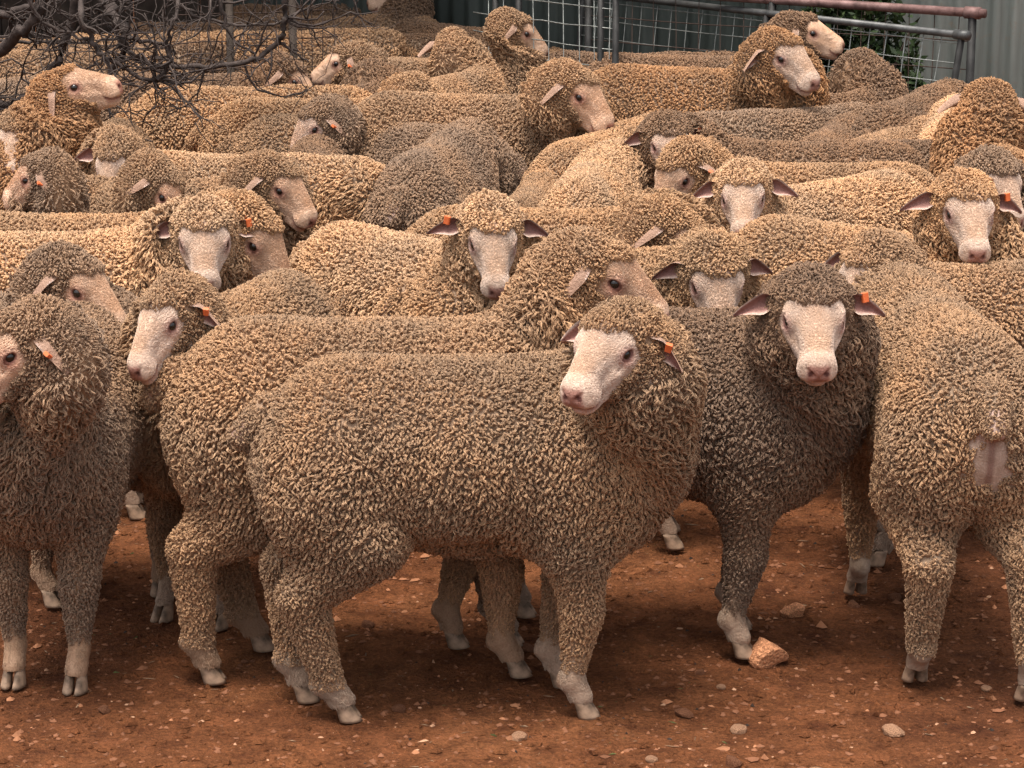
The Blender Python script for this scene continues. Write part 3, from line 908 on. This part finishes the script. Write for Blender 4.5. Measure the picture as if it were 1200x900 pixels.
put(625, 69, 70, 0.86, F_, TAN, 'low twin hump right of the sheep with both ears raised')
put(525, 66, 0, 0.95, F_, TAN, 'sheep by the wire fence looking right with dark ear hollow', (612, 46), 8, 38, 0, None)
put(525, 26, 130, 1.0, F_, BROWN, 'rearmost sheep at top centre with ridged neck, head out of the picture', (462, -8), 172, 20, 0, None)
put(730, 60, -10, 0.98, F_, BROWN, 'brown back along the wire fence behind the orange tan flank')
put(811, 76, -13, 1.08, M_, RUST, 'large orange tan sheep by the fence with its face to the camera right', (922, 68), -48, 30, 0, None)
put(800, 62, -5, 1.02, F_, BROWN, 'sheep showing only white nose and ear above the large orange tan one', (946, 40), -4, 18, 0, None)
put(940, 108, 18, 0.95, F_, BROWN, 'sheep against the fence with bowed head and tan ear facing right', (1024, 92), 5, 50, 0, None)
put(940, 124, -152, 0.94, F_, GREY, 'dark brown back sloping left in front of the bowed sheep by the fence')
put(1065, 110, 60, 0.98, F_, BROWN, 'brown hump at the foot of the leaning fence post')
# ---- pen behind the branches
put(20, 88, 60, 0.92, F_, GREY, 'grey rounded rump at far left behind the branch')
put(50, 56, 4, 1.0, F_, TAN, 'tan back at upper left crossed by the thick grey branch')
put(30, 43, -3, 1.0, F_, TAN, 'second back from the top at upper left, level and narrow', key='farlow0')
put(120, 53, 12, 1.0, F_, BROWN, 'broad brown back under the arched dark branch at upper left')
put(150, 38, 0, 1.0, F_, GOLD, 'light ridge of a back between the two crossing branches')
put(232, 24, 10, 1.0, F_, BROWN, 'shaded brown back behind the densest twigs at the top left')
put(330, 34, 0, 1.0, F_, GOLD, 'back seen through the wire netting near the top left')
put(385, 17, -8, 1.0, F_, TAN, 'topmost back right of the wire netting post')
put(425, 42, 12, 0.95, F_, BROWN, 'brown back just left of the rearmost ridged neck sheep')
put(350, 4, 0, 1.0, F_, BROWN, 'farthest back at the top edge above the wire netting')
# ---------------------------------------------------------------- ground
def h_ground(x, y):
    P = np.stack([np.asarray(x, float).ravel(), np.asarray(y, float).ravel(), np.zeros(np.size(x))], 1)
    return (vnoise(P, 0.9)[:, 0] * 0.012 + vnoise(P, 0.17)[:, 1] * 0.006 + vnoise(P, 0.05)[:, 2] * 0.0035 + vnoise(P, 0.022)[:, 0] * 0.0018) - 0.006
def sheet(xs, ys, zf):
    X, Y = np.meshgrid(xs, ys, indexing='ij')
    Z = zf(X, Y).reshape(X.shape)
    V = np.stack([X.ravel(), Y.ravel(), Z.ravel()], 1)
    i = np.arange(X.shape[0] - 1)[:, None] * X.shape[1] + np.arange(X.shape[1] - 1)[None]
    i = i.ravel(); n_ = X.shape[1]
    return V, np.stack([i, i + n_, i + n_ + 1, i + 1], 1)
soil, n, l, b = mat('red_earth', 0.95, 0.12)
tc = n.new('ShaderNodeTexCoord')
f1 = noise(n, l, 1.3, 5, tc.outputs['Object'], 0.6); f2 = noise(n, l, 14, 6, tc.outputs['Object'], 0.65); f3 = noise(n, l, 110, 4, tc.outputs['Object'], 0.7)
c = ramp(n, l, f1, [(0.30, (0.112, 0.040, 0.018)), (0.52, (0.170, 0.062, 0.026)), (0.72, (0.240, 0.096, 0.042))])
c = mixc(n, l, 1.0, c, ramp(n, l, f2, [(0.30, (0.55, 0.50, 0.48)), (0.5, (0.95, 0.95, 0.88)), (0.72, (1.35, 1.32, 1.28))]), 'MULTIPLY')
c = mixc(n, l, 1.0, c, ramp(n, l, f3, [(0.30, (0.55, 0.55, 0.55)), (0.62, (1.2, 1.2, 1.2)), (0.74, (1.9, 1.8, 1.7))]), 'MULTIPLY')
l.new(c, b.inputs['Base Color'])
bump(n, l, mathn(n, l, 'ADD', f2, mathn(n, l, 'MULTIPLY', f3, 0.6)), 1.0, 0.022, b)
xs = np.concatenate([[-150, -60, -25, -10, -5], np.arange(-2.6, 2.61, 0.014), [5, 10, 25, 60, 150]])
ys = np.concatenate([[-30, -5, 2, 3.6], np.arange(4.3, 6.6, 0.014), np.arange(6.65, 12, 0.12), [14, 20, 40, 90, 200, 400]])
V, Q = sheet(xs, ys, h_ground)
g = link('ground', np_mesh('ground', V, [Q]), None, soil); tag(g, kind='structure')
def gz(x, y): return float(h_ground(np.array([x]), np.array([y]))[0])

# stones: angular lumps
def rock_mesh(name, seed, material, sub=2, flat=0.6, cut=5):
    rr = random.Random(seed)
    import bmesh
    bm = bmesh.new(); bmesh.ops.create_icosphere(bm, subdivisions=sub, radius=1.0)
    pl = []
    for k in range(cut):
        v = Vector((rr.gauss(0, 1), rr.gauss(0, 1), rr.gauss(0, 1))).normalized(); pl.append((v, 0.55 + 0.3 * rr.random()))
    for v in bm.verts:
        p = v.co.copy()
        for nn, d in pl:
            q = p.dot(nn)
            if q > d: p -= nn * (q - d) * 0.92
        p += Vector(vnoise(np.array([[p.x + seed, p.y, p.z]]), 0.45)[0]) * 0.07
        p.z *= flat
        v.co = p
    me = bpy.data.meshes.new(name); bm.to_mesh(me); bm.free()
    me.polygons.foreach_set('use_smooth', np.zeros(len(me.polygons), bool))
    me.materials.append(material)
    return me
def stone_mat(name, col, var=0.35):
    m = plain(name, col, 0.9, 0.15, var, 9, 0.8, 0.02)
    return m
st_or = stone_mat('orange_stone', (0.62, 0.28, 0.14), 0.45)
st_pale = stone_mat('pale_stone', (0.42, 0.23, 0.135))
st_red = stone_mat('red_stone', (0.20, 0.085, 0.044))
ROCKS = [rock_mesh('stone', 11 + k, st_or, 3, 0.72, 8) for k in range(2)] + [rock_mesh('stone', 31 + k, (st_pale, st_red, st_red)[k % 3], 2, 0.78, 7) for k in range(6)]
STONES = [
    (896, 763, 30, 0, 0.95, 'large angular orange stone beside the front hoof of the dark woolled sheep'),
    (931, 710, 17, 1, 0.8, 'smaller orange brown stone behind the large orange stone'),
    (608, 861, 11, 2, 0.8, 'pale round stone in front of the foremost sheep'),
    (1047, 846, 15, 5, 0.6, 'flat red stone in the right foreground'),
    (866, 846, 11, 2, 0.8, 'pale pebble at the bottom right of centre below the large orange stone'),
    (858, 888, 13, 3, 0.8, 'red brown stone at the bottom edge, right of centre'),
    (955, 895, 13, 2, 0.7, 'pale stone cut by the bottom edge at the right'),
    (801, 828, 14, 6, 0.5, 'flat reddish stone between the foremost sheep and the large orange stone'),
    (1000, 697, 10, 3, 0.6, 'small red stone right of the smaller orange brown stone'),
    (430, 724, 11, 3, 0.6, 'red stone under the belly of the foremost sheep'),
    (616, 748, 13, 6, 0.5, 'flat brown stone behind the fore hoof of the foremost sheep'),
    (1156, 796, 8, 2, 0.6, 'tiny orange pebble at right edge near the stepping hoof'),
    (764, 886, 8, 2, 0.7, 'white pebble at the bottom edge under the foremost sheep'),
    (122, 831, 9, 4, 0.7, 'pale orange pebble by the hooves of the left edge sheep'),
    (468, 825, 10, 6, 0.7, 'rusty stone between the hind and fore hooves of the foremost sheep'),
    (820, 778, 8, 3, 0.7, 'red stone just left of the large orange stone'),
    (1050, 690, 10, 6, 0.6, 'red flat stone left of the rump turned sheep hoof'),
    (845, 795, 6, 2, 0.8, 'white pebble under the large orange stone'),
]
for (px, py, r, k, fl, lab) in STONES:
    p = at_h(px, py, 0.01); sc_ = r / FPX * (p - cam.location).length
    o = link('stone', ROCKS[k]); rr = random.Random(890 if r > 25 else px)
    o.location = (p.x, p.y, gz(p.x, p.y) + sc_ * 0.28 * fl); o.scale = (sc_, sc_ * 0.9, sc_ * fl * 1.1)
    o.rotation_euler = (rr.uniform(-.15, .15), rr.uniform(-.15, .15), rr.random() * 6)
    tag(o, lab, 'stone', 'stones lying on the red earth')

# gravel, clods, twigs and droppings: nobody could count them
def scatter_bits(name, n_, rmin, rmax, material, seed, aspect=(1, 1, 0.6), ylim=(4.35, 6.9), clump=0.0):
    rs = np.random.RandomState(seed)
    base = np.array([(1, 0, 0), (0.3, 0.95, 0), (-0.8, 0.6, 0), (-0.8, -0.5, 0), (0.25, -0.9, 0), (0.1, 0.05, 0.9), (0.0, 0.0, -0.8)], float)
    F0 = [[i, (i + 1) % 5, 5] for i in range(5)] + [[(i + 1) % 5, i, 6] for i in range(5)]
    x = rs.uniform(-1.6, 1.6, n_); y = ylim[0] + (ylim[1] - ylim[0]) * rs.rand(n_) ** 1.3
    if clump:
        P = np.stack([x, y, x * 0], 1); k = vnoise(P, 0.35)[:, 0] + rs.rand(n_) * 0.8 > clump; x, y = x[k], y[k]; n_ = len(x)
    r = rmin + (rmax - rmin) * rs.rand(n_) ** 3.5
    V = base[None] * (1 + 0.35 * rs.randn(n_, 7, 1)) * np.array(aspect)[None, None] * r[:, None, None]
    a = rs.rand(n_) * 6.28; ca, sa = np.cos(a)[:, None], np.sin(a)[:, None]
    Vx = V[:, :, 0] * ca - V[:, :, 1] * sa; Vy = V[:, :, 0] * sa + V[:, :, 1] * ca
    z = h_ground(x, y)
    V = np.stack([Vx + x[:, None], Vy + y[:, None], V[:, :, 2] + (z + r * 0.15)[:, None]], 2)
    F = (np.array(F0)[None] + (np.arange(n_) * 7)[:, None, None]).reshape(-1, 3)
    o = link(name, np_mesh(name, V.reshape(-1, 3), [F], False), None, material)
    tag(o, kind='stuff'); return o
scatter_bits('gravel', 9000, 0.0012, 0.0085, st_red, 1)
scatter_bits('pale_grit', 800, 0.0012, 0.007, st_pale, 2)
scatter_bits('soil_clods', 12000, 0.003, 0.012, soil, 3)
st_or2 = stone_mat('rust_pebble', (0.34, 0.15, 0.075), 0.4)
scatter_bits('pebbles', 420, 0.004, 0.015, st_or2, 8, (1, 0.8, 0.62))
scatter_bits('brown_pebbles', 700, 0.004, 0.014, st_red, 9, (1, 0.8, 0.62))
dung = plain('dung', (0.035, 0.022, 0.015), 0.8, 0.3, 0.3, 30, 0.4)
scatter_bits('sheep_droppings', 500, 0.003, 0.006, dung, 4, (1, 1, 0.9), clump=0.55)
twig = plain('dry_twig', (0.24, 0.15, 0.09), 0.8, 0.2, 0.4, 60, 0.3)
scatter_bits('dry_litter', 800, 0.006, 0.018, twig, 5, (1, 0.12, 0.14), clump=0.35)
weed = plain('dry_weed', (0.09, 0.10, 0.035), 0.8, 0.2, 0.4, 60, 0.3)
scatter_bits('trampled_weeds', 900, 0.003, 0.012, weed, 6, (1, 0.16, 0.3), clump=0.95)

# ---------------------------------------------------------------- tubes
def tube(pts, radii, sides=6):
    pts = [Vector(p) for p in pts]; V = []; F = []; T = []
    up = Vector((0.13, 0.21, 1))
    for i, p in enumerate(pts):
        d = (pts[min(i + 1, len(pts) - 1)] - pts[max(i - 1, 0)]).normalized()
        a = d.cross(up)
        if a.length < 1e-3: a = d.cross(Vector((1, 0, 0)))
        a.normalize(); b_ = d.cross(a)
        for s_ in range(sides):
            an = 6.2832 * s_ / sides
            V.append(p + (a * math.cos(an) + b_ * math.sin(an)) * radii[i])
    for i in range(len(pts) - 1):
        for s_ in range(sides):
            F.append([i * sides + s_, i * sides + (s_ + 1) % sides, (i + 1) * sides + (s_ + 1) % sides, (i + 1) * sides + s_])
    n0 = len(V); V.append(pts[0]); V.append(pts[-1]); e = (len(pts) - 1) * sides
    for s_ in range(sides):
        T.append([n0, (s_ + 1) % sides, s_]); T.append([n0 + 1, e + s_, e + (s_ + 1) % sides])
    return V, F, T
class Bag:
    def __init__(s): s.V, s.F, s.T = [], [], []
    def add(s, vft):
        V, F, T = vft; o = len(s.V)
        s.V += [tuple(v) for v in V]; s.F += [[i + o for i in f] for f in F]; s.T += [[i + o for i in f] for f in T]
    def make(s, name, material, parent=None, smooth=True):
        fs = [np.array(f) for f in (s.F, s.T) if f]
        return link(name, np_mesh(name, s.V, fs, smooth), parent, material)
def one_tube(name, pts, radii, material, parent, sides=8):
    b_ = Bag(); b_.add(tube(pts, radii, sides)); return b_.make(name, material, parent)
def empty(name, loc=(0, 0, 0)):
    o = bpy.data.objects.new(name, None); C.objects.link(o); o.location = loc; o.empty_display_size = 0.2; return o

# ---------------------------------------------------------------- corrugated iron wall
iron, n, l, b = mat('weathered_iron', 0.55, 0.4)
tc = n.new('ShaderNodeTexCoord')
mp = n.new('ShaderNodeMapping'); mp.inputs['Scale'].default_value = (6, 6, 0.6); l.new(tc.outputs['Object'], mp.inputs[0])
f1 = noise(n, l, 1.6, 5, mp.outputs[0], 0.6); f2 = noise(n, l, 22, 5, tc.outputs['Object'], 0.7)
c = ramp(n, l, f1, [(0.28, (0.095, 0.105, 0.095)), (0.55, (0.165, 0.178, 0.162)), (0.75, (0.25, 0.258, 0.235))])
c = mixc(n, l, ramp(n, l, f2, [(0.58, (0, 0, 0)), (0.75, (0.55, 0.55, 0.55))]), c, (0.20, 0.13, 0.08))
l.new(c, b.inputs['Base Color']); b.inputs['Metallic'].default_value = 0.25; bump(n, l, f2, 0.3, 0.004, b)
iron_shaded, n, l, b = mat('painted_shade_iron', 0.65, 0.3)  # same iron, with the wall's shade put into a darker green-grey colour
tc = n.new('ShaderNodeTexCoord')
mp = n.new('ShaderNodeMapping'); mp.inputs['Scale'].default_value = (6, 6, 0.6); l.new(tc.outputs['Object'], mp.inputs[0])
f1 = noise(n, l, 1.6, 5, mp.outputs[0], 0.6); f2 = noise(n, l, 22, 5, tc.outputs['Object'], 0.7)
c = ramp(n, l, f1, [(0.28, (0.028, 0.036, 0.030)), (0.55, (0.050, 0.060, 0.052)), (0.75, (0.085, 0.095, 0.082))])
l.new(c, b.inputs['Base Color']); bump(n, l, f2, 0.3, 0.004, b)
# the wall runs from the right foreground back to the left
WA, WB = Vector((2.6, 9.85, 0)), Vector((-0.75, 11.55, 0))
wd = (WB - WA).normalized(); wn_ = Vector((-wd.y, wd.x, 0));
if wn_.y > 0: wn_ = -wn_                                       # faces the yard
shed = empty('iron_shed', WA); tag(shed, 'weathered grey corrugated iron wall of the shed behind the sheep yard', 'shed')
sheetL = 0.78; pitch_ = 0.076; k0 = 0
tot = (WB - WA).length
rsx = random.Random(5)
while k0 * (sheetL - 0.04) < tot:
    a0 = k0 * (sheetL - 0.04); V = []; F = []
    nseg = int(sheetL / pitch_ * 8)
    off_ = 0.003 * (k0 % 2)
    rows = (0.0, 1.25, 2.7)
    for zi in rows:
        for i in range(nseg + 1):
            u = a0 + sheetL * i / nseg
            p = WA + wd * u + wn_ * (0.010 * math.cos(2 * math.pi * u / pitch_) + off_ + 0.01)
            V.append((p.x - WA.x, p.y - WA.y, zi + 0.03))
    m_ = nseg + 1
    for r_ in range(2):
        for i in range(nseg): F.append([r_ * m_ + i, r_ * m_ + i + 1, (r_ + 1) * m_ + i + 1, (r_ + 1) * m_ + i])
    link('iron_sheet', np_mesh('iron_sheet', V, [np.array(F)]), shed, iron if a0 < 1.2 else iron_shaded)
    k0 += 1
# unseen roof on posts, added to shade the wall and the far pen
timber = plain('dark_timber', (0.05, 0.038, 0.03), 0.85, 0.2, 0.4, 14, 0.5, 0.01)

bw = empty('shade_boards', (-0.8, 11.7, 0)); tag(bw, 'dark upright boards standing in for the black shade behind the far left pen', 'wall')  # dark boards stand in for the unlit depth of the far pen
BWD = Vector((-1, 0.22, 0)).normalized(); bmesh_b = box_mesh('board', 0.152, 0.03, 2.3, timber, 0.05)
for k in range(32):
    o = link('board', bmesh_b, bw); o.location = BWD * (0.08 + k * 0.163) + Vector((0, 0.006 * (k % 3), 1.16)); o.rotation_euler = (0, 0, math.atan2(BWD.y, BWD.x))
roof = empty('added_shade_roof', (-1.8, 11.5, 0)); tag(roof, 'added iron roof out of view, on timber posts to shade the far left pen', 'roof')
b_ = Bag()
for px_ in (-4.6, -1.9, 1.3):
    for py_ in (10.9, 13.4): one_tube('post', [(px_ + 1.8, py_ - 11.5, 0), (px_ + 1.8, py_ - 11.5, 2.3)], [0.06, 0.06], timber, roof, 8)
def roof_z(X, Y): return 2.35 + (Y - 11.5) * 0.06 + 0.012 * np.cos(X * 2 * math.pi / 0.152)
xs_ = np.arange(-5.2, 1.5, 0.019); V, Q = sheet(xs_, np.array([10.2, 11.5, 13.6]), roof_z); V[:, 0] += 1.8; V[:, 1] -= 11.5
V2 = V.copy(); V2[:, 2] += 0.004
link('shade_roof_sheet', np_mesh('shade_roof_sheet', np.concatenate([V, V2]), [np.concatenate([Q[:, ::-1], Q + len(V)])]), roof, iron)

# ---------------------------------------------------------------- mesh gates
rust, n, l, b = mat('rusty_pipe', 0.6, 0.35)
tc = n.new('ShaderNodeTexCoord'); f1 = noise(n, l, 16, 6, tc.outputs['Object'], 0.7)
l.new(ramp(n, l, f1, [(0.32, (0.06, 0.032, 0.028)), (0.5, (0.17, 0.095, 0.085)), (0.7, (0.27, 0.17, 0.155))]), b.inputs['Base Color']); b.inputs['Metallic'].default_value = 0.3; bump(n, l, f1, 0.3, 0.002, b)
darkpipe = plain('dark_pipe', (0.028, 0.027, 0.026), 0.6, 0.3, 0.5, 20, 0.3, 0.002, 0.4)
galv = plain('galvanised_wire', (0.27, 0.28, 0.26), 0.5, 0.4, 0.3, 60, 0, 0.002, 0.5)
galvpipe = plain('galvanised_pipe', (0.09, 0.09, 0.088), 0.5, 0.4, 0.5, 18, 0.3, 0.002, 0.5)
rwire = plain('rusty_wire', (0.05, 0.032, 0.025), 0.8, 0.2, 0.3, 60, 0)
def gate(A, B, top, bot, label, railm, postm, wirem, sx, sz, rr_=0.022, lean=0.0, postx=(1.0,), tail=0.0, wr_=0.0019, slant=0.0):
    A, B = Vector(A), Vector(B); d = (B - A); Ln = d.length; d.normalize()
    e = empty('mesh_gate', (A.x, A.y, 0)); tag(e, label, 'gate')
    nrm = Vector((-d.y, d.x, 0))
    loc = lambda u, z: d * (u - slant * (top - z)) + nrm * (lean * (z - bot)) + Vector((0, 0, z))
    one_tube('top_rail', [loc(-0.02, top), loc(Ln + tail, top)], [rr_] * 2, railm, e, 12)
    one_tube('bottom_rail', [loc(0, bot), loc(Ln, bot)], [rr_ * 0.8] * 2, postm, e, 8)
    for f in postx:
        one_tube('post', [loc(Ln * f, 0.0 if f in (0.0, 1.0) else bot), loc(Ln * f, top)], [rr_ * 0.95] * 2, postm, e, 10)
    one_tube('pipe_collar', [loc(Ln - 0.03, top), loc(Ln + 0.03, top)], [rr_ * 1.35] * 2, railm, e, 12)
    rz = random.Random(3)
    k = 1; off__ = nrm * 0.0
    while k * sx < Ln:
        u = k * sx + rz.uniform(-.004, .004)
        one = one_tube('mesh_wire', [loc(u, bot) + nrm * 0.004, loc(u + rz.uniform(-.01, .01), (top + bot) / 2) + nrm * rz.uniform(0, .012), loc(u, top) + nrm * 0.004], [wr_] * 3, wirem, e, 4)
        k += 1
    z = bot + sz
    while z < top - 0.02:
        pts = [loc(Ln * q / 6, z + rz.uniform(-.004, .004)) - nrm * 0.003 for q in range(7)]
        one_tube('mesh_wire', pts, [wr_ * 1.1] * 7, wirem, e, 4)
        z += sz
    return e
def gp(px, py, top): # ground point under a rail end seen at px, py at height top
    p = at_h(px, py, top); return (p.x, p.y, 0)
TOP1 = 0.93
gate(gp(690, -14, TOP1), gp(1140, 15, TOP1), TOP1, 0.12, 'rear mesh gate with thick rusty red top rail against the iron wall', rust, darkpipe, rwire, 0.10, 0.10, 0.017, 0, (0.0, 0.5, 1.0), 0.05)
A2 = Vector(gp(700, -10, 0.88)); B2 = Vector(gp(1143, 39, 0.88))
gate(A2, B2, 0.88, 0.10, 'front mesh gate with pale galvanised top rail leaning on its dark post', galvpipe, darkpipe, galv, 0.085, 0.075, 0.0135, -0.10, (0.0, 0.52, 1.0), slant=0.22)
A3 = Vector(gp(555, -30, 1.0)); B3 = Vector(gp(722, -12, 1.0))
gate(A3, B3, 1.0, 0.10, 'mesh panel with paired dark posts at the top centre', darkpipe, darkpipe, galv, 0.085, 0.075, 0.0135, 0, (0.16, 0.33, 0.9, 1.0))
# netting panel of the far pen
A4 = Vector(gp(205, 8, 0.9)); B4 = Vector(gp(395, 2, 0.9))
e4 = gate(A4, B4, 0.98, 0.10, 'rusty netting panel with dark posts behind the branches', rwire, timber, rwire, 0.045, 0.11, 0.016, 0, (0.33, 0.72), 0.0, 0.0022)

# ---------------------------------------------------------------- shrub behind the gate
leafm, n, l, b = mat('shrub_leaf', 0.6, 0.3)
oi = n.new('ShaderNodeAttribute'); oi.attribute_name = 'rnd'
l.new(ramp(n, l, oi.outputs['Fac'], [(0.0, (0.010, 0.020, 0.006)), (0.6, (0.024, 0.045, 0.012)), (1.0, (0.050, 0.075, 0.025))]), b.inputs['Base Color'])
def shrub(px0, px1, Y, h, n_, label, seed):
    a = at_y(px0, 100, Y); c_ = at_y(px1, 100, Y); cx, hw = (a.x + c_.x) / 2, (c_.x - a.x) / 2
    e = empty('shrub', (cx, Y, 0)); tag(e, label, 'shrub')
    rs = np.random.RandomState(seed)
    sb = Bag()
    for k in range(9):
        t = rs.uniform(-1, 1); pts = [(0.1 * t, 0, 0.0), (t * hw * 0.5, rs.uniform(-.08, .08), h * 0.5), (t * hw * 0.95, rs.uniform(-.12, .12), h * rs.uniform(.75, 1))]
        sb.add(tube(pts, [0.012, 0.007, 0.003], 5))
    sb.make('stem', timber, e)
    q = rs.rand(n_, 3) * 2 - 1; lump = vnoise(q * 1.0, 0.45)[:, 0]
    q = q[(lump > -0.25) & ((q ** 2).sum(1) < 1.15)]; m = len(q)
    cen = q * np.array([hw, 0.16, h * 0.5]) + np.array([0, 0, h * 0.52])
    d = rs.randn(m, 3); d /= np.linalg.norm(d, axis=1)[:, None]; s_ = np.cross(d, rs.randn(m, 3)); s_ /= np.linalg.norm(s_, axis=1)[:, None]
    ln = 0.014 + 0.016 * rs.rand(m); up = np.cross(d, s_)
    V = np.stack([cen, cen + d * ln[:, None] + s_ * (ln * 0.4)[:, None] + up * (ln * .15)[:, None], cen + d * (ln * 2)[:, None], cen + d * ln[:, None] - s_ * (ln * 0.4)[:, None] + up * (ln * .15)[:, None]], 1)
    F = np.arange(m * 4).reshape(m, 4)
    o = link('foliage', np_mesh('foliage', V.reshape(-1, 3), [F], True, {'rnd': np.repeat(rs.rand(m), 4)}), e, leafm); tag(o, kind='stuff')
shrub(925, 1078, 9.95, 1.02, 15000, 'dark green leafy shrub growing behind the two mesh gates', 3)

# ---------------------------------------------------------------- the bare tree at the upper left
bark, n, l, b = mat('grey_bark', 0.9, 0.2)
tc = n.new('ShaderNodeTexCoord'); f1 = noise(n, l, 30, 6, tc.outputs['Object'], 0.7); f2 = noise(n, l, 4, 3, tc.outputs['Object'])
c = ramp(n, l, f1, [(0.3, (0.022, 0.017, 0.015)), (0.6, (0.085, 0.066, 0.058)), (0.8, (0.19, 0.155, 0.14))])
c = mixc(n, l, ramp(n, l, f2, [(0.4, (0, 0, 0)), (0.7, (0.6, 0.6, 0.6))]), c, (0.05, 0.035, 0.03)); l.new(c, b.inputs['Base Color']); bump(n, l, f1, 0.8, 0.006, b)
tree = empty('bare_tree', (-2.0, 8.55, 0)); tag(tree, 'leafless grey tree spreading tangled branches over the upper left sheep', 'tree')
TB = Vector((-2.0, 8.55, 0))
def limb(name, pix, r0, r1, sides=7):
    """pix: (px, py, distance) points; smoothed"""
    P = [at_y(x, y, d) for x, y, d in pix]
    pts = []
    for i in range(len(P) - 1):
        p0, p1, p2, p3 = P[max(i - 1, 0)], P[i], P[i + 1], P[min(i + 2, len(P) - 1)]
        for k in range(5):
            t = k / 5
            pts.append(0.5 * ((2 * p1) + (p2 - p0) * t + (2 * p0 - 5 * p1 + 4 * p2 - p3) * t * t + (3 * p1 - p0 - 3 * p2 + p3) * t ** 3))
    pts.append(P[-1])
    rr = random.Random(int(pix[0][0] * 7 + pix[0][1]))
    pts = [p + Vector((rr.gauss(0, 1), rr.gauss(0, 1), rr.gauss(0, 1))) * min(0.006, r0 * 0.35) for p in pts]
    r0, r1 = r0 * 0.82, r1 * 0.8; n_ = len(pts); rad = [(r0 + (r1 - r0) * i / (n_ - 1)) * (1 + rr.uniform(-.12, .12)) for i in range(n_)]
    b_ = Bag(); b_.add(tube([p - TB for p in pts], rad, sides)); o = b_.make(name, bark, tree)
    return pts, rad
LIMBS = []
trunk_top = (-60, 60, 8.6)
b_ = Bag(); tp = at_y(*trunk_top)
b_.add(tube([Vector((0, 0, -0.05)), Vector((0.02, 0.0, 0.35)), (tp - TB) * 0.8 + Vector((0, 0, 0.1)), tp - TB, tp - TB + Vector((-0.1, 0.1, 0.7))], [0.09, 0.075, 0.06, 0.055, 0.04], 10)); b_.make('trunk', bark, tree)
for pix, r0, r1 in [
    ([(-60, 75, 8.6), (0, 58, 8.5), (30, 32, 8.4), (52, 5, 8.4), (60, -25, 8.4)], 0.030, 0.018),
    ([(-60, 95, 8.6), (-10, 120, 8.6), (20, 122, 8.6), (50, 92, 8.5), (72, 62, 8.5), (84, 20, 8.5), (95, -25, 8.5)], 0.016, 0.020),
    ([(110, -30, 8.5), (128, 8, 8.4), (146, 36, 8.3), (143, 60, 8.3), (130, 90, 8.3), (121, 118, 8.3)], 0.030, 0.012),
    ([(98, -25, 8.3), (97, 20, 8.2), (105, 42, 8.2), (116, 63, 8.2), (135, 72, 8.2), (158, 86, 8.2), (184, 96, 8.2)], 0.013, 0.007),
    ([(184, 96, 8.2), (192, 84, 8.2), (200, 68, 8.2), (196, 45, 8.2), (205, 20, 8.2), (212, -20, 8.3)], 0.009, 0.008),
    ([(335, -25, 8.5), (334, 20, 8.5), (330, 44, 8.5), (312, 60, 8.5), (285, 73, 8.5), (250, 77, 8.5), (205, 79, 8.5), (170, 74, 8.5), (150, 60, 8.45)], 0.013, 0.010),
    ([(330, 50, 8.5), (345, 62, 8.5), (362, 72, 8.5)], 0.006, 0.003),
    ([(150, 45, 8.4), (165, 46, 8.4), (190, 52, 8.4), (205, 62, 8.4)], 0.010, 0.006),
    ([(0, 20, 8.7), (30, 10, 8.7), (60, -10, 8.7)], 0.018, 0.014),
    ([(-20, 45, 8.8), (20, 50, 8.8), (50, 48, 8.8), (80, 50, 8.7), (105, 48, 8.6)], 0.008, 0.005),
    ([(255, -20, 8.6), (262, 20, 8.6), (272, 45, 8.6), (300, 62, 8.6)], 0.010, 0.004),
    ([(190, -20, 8.7), (215, 10, 8.7), (250, 25, 8.7), (300, 30, 8.7), (345, 18, 8.7), (375, -5, 8.7)], 0.008, 0.005),
    ([(30, -10, 8.2), (45, 20, 8.2), (75, 38, 8.2), (100, 30, 8.2), (125, 18, 8.3), (160, 22, 8.3)], 0.007, 0.004),
    ([(415, -10, 8.6), (417, 15, 8.6), (412, 28, 8.6)], 0.006, 0.003),
]:
    LIMBS.append(limb('branch', pix, r0, r1))
tw = random.Random(12)
def twiglets(bag, p, d, r, depth):
    L = tw.uniform(0.05, 0.13) * (1.25 if depth > 1 else 0.9); pts = [p]; dd = d.copy()
    for k in range(4):
        dd = (dd + Vector((tw.gauss(0, .35), tw.gauss(0, .25), tw.gauss(0, .35)))).normalized()
        pts.append(pts[-1] + dd * L / 4 * 1.3)
    bag.add(tube([q - TB for q in pts], [r, r * .9, r * .8, r * .65, r * .45], 4))
    if depth > 0:
        for k in range(tw.choice((1, 2, 2))):
            i = tw.randint(1, 4)
            nd = (dd + Vector((tw.gauss(0, .8), tw.gauss(0, .5), tw.gauss(0, .8)))).normalized()
            twiglets(bag, pts[i], nd, r * 0.7, depth - 1)
for pts, rad in LIMBS:
    bag = Bag()
    for k in range(max(5, len(pts) // 2)):
        i = tw.randrange(len(pts)); d = Vector((tw.gauss(0, 1), tw.gauss(0, .5), tw.gauss(0, 1))).normalized()
        twiglets(bag, pts[i], d, min(0.0048, rad[i] * 0.6), 2)
    bag.make('twigs', bark, tree)['kind'] = 'stuff'
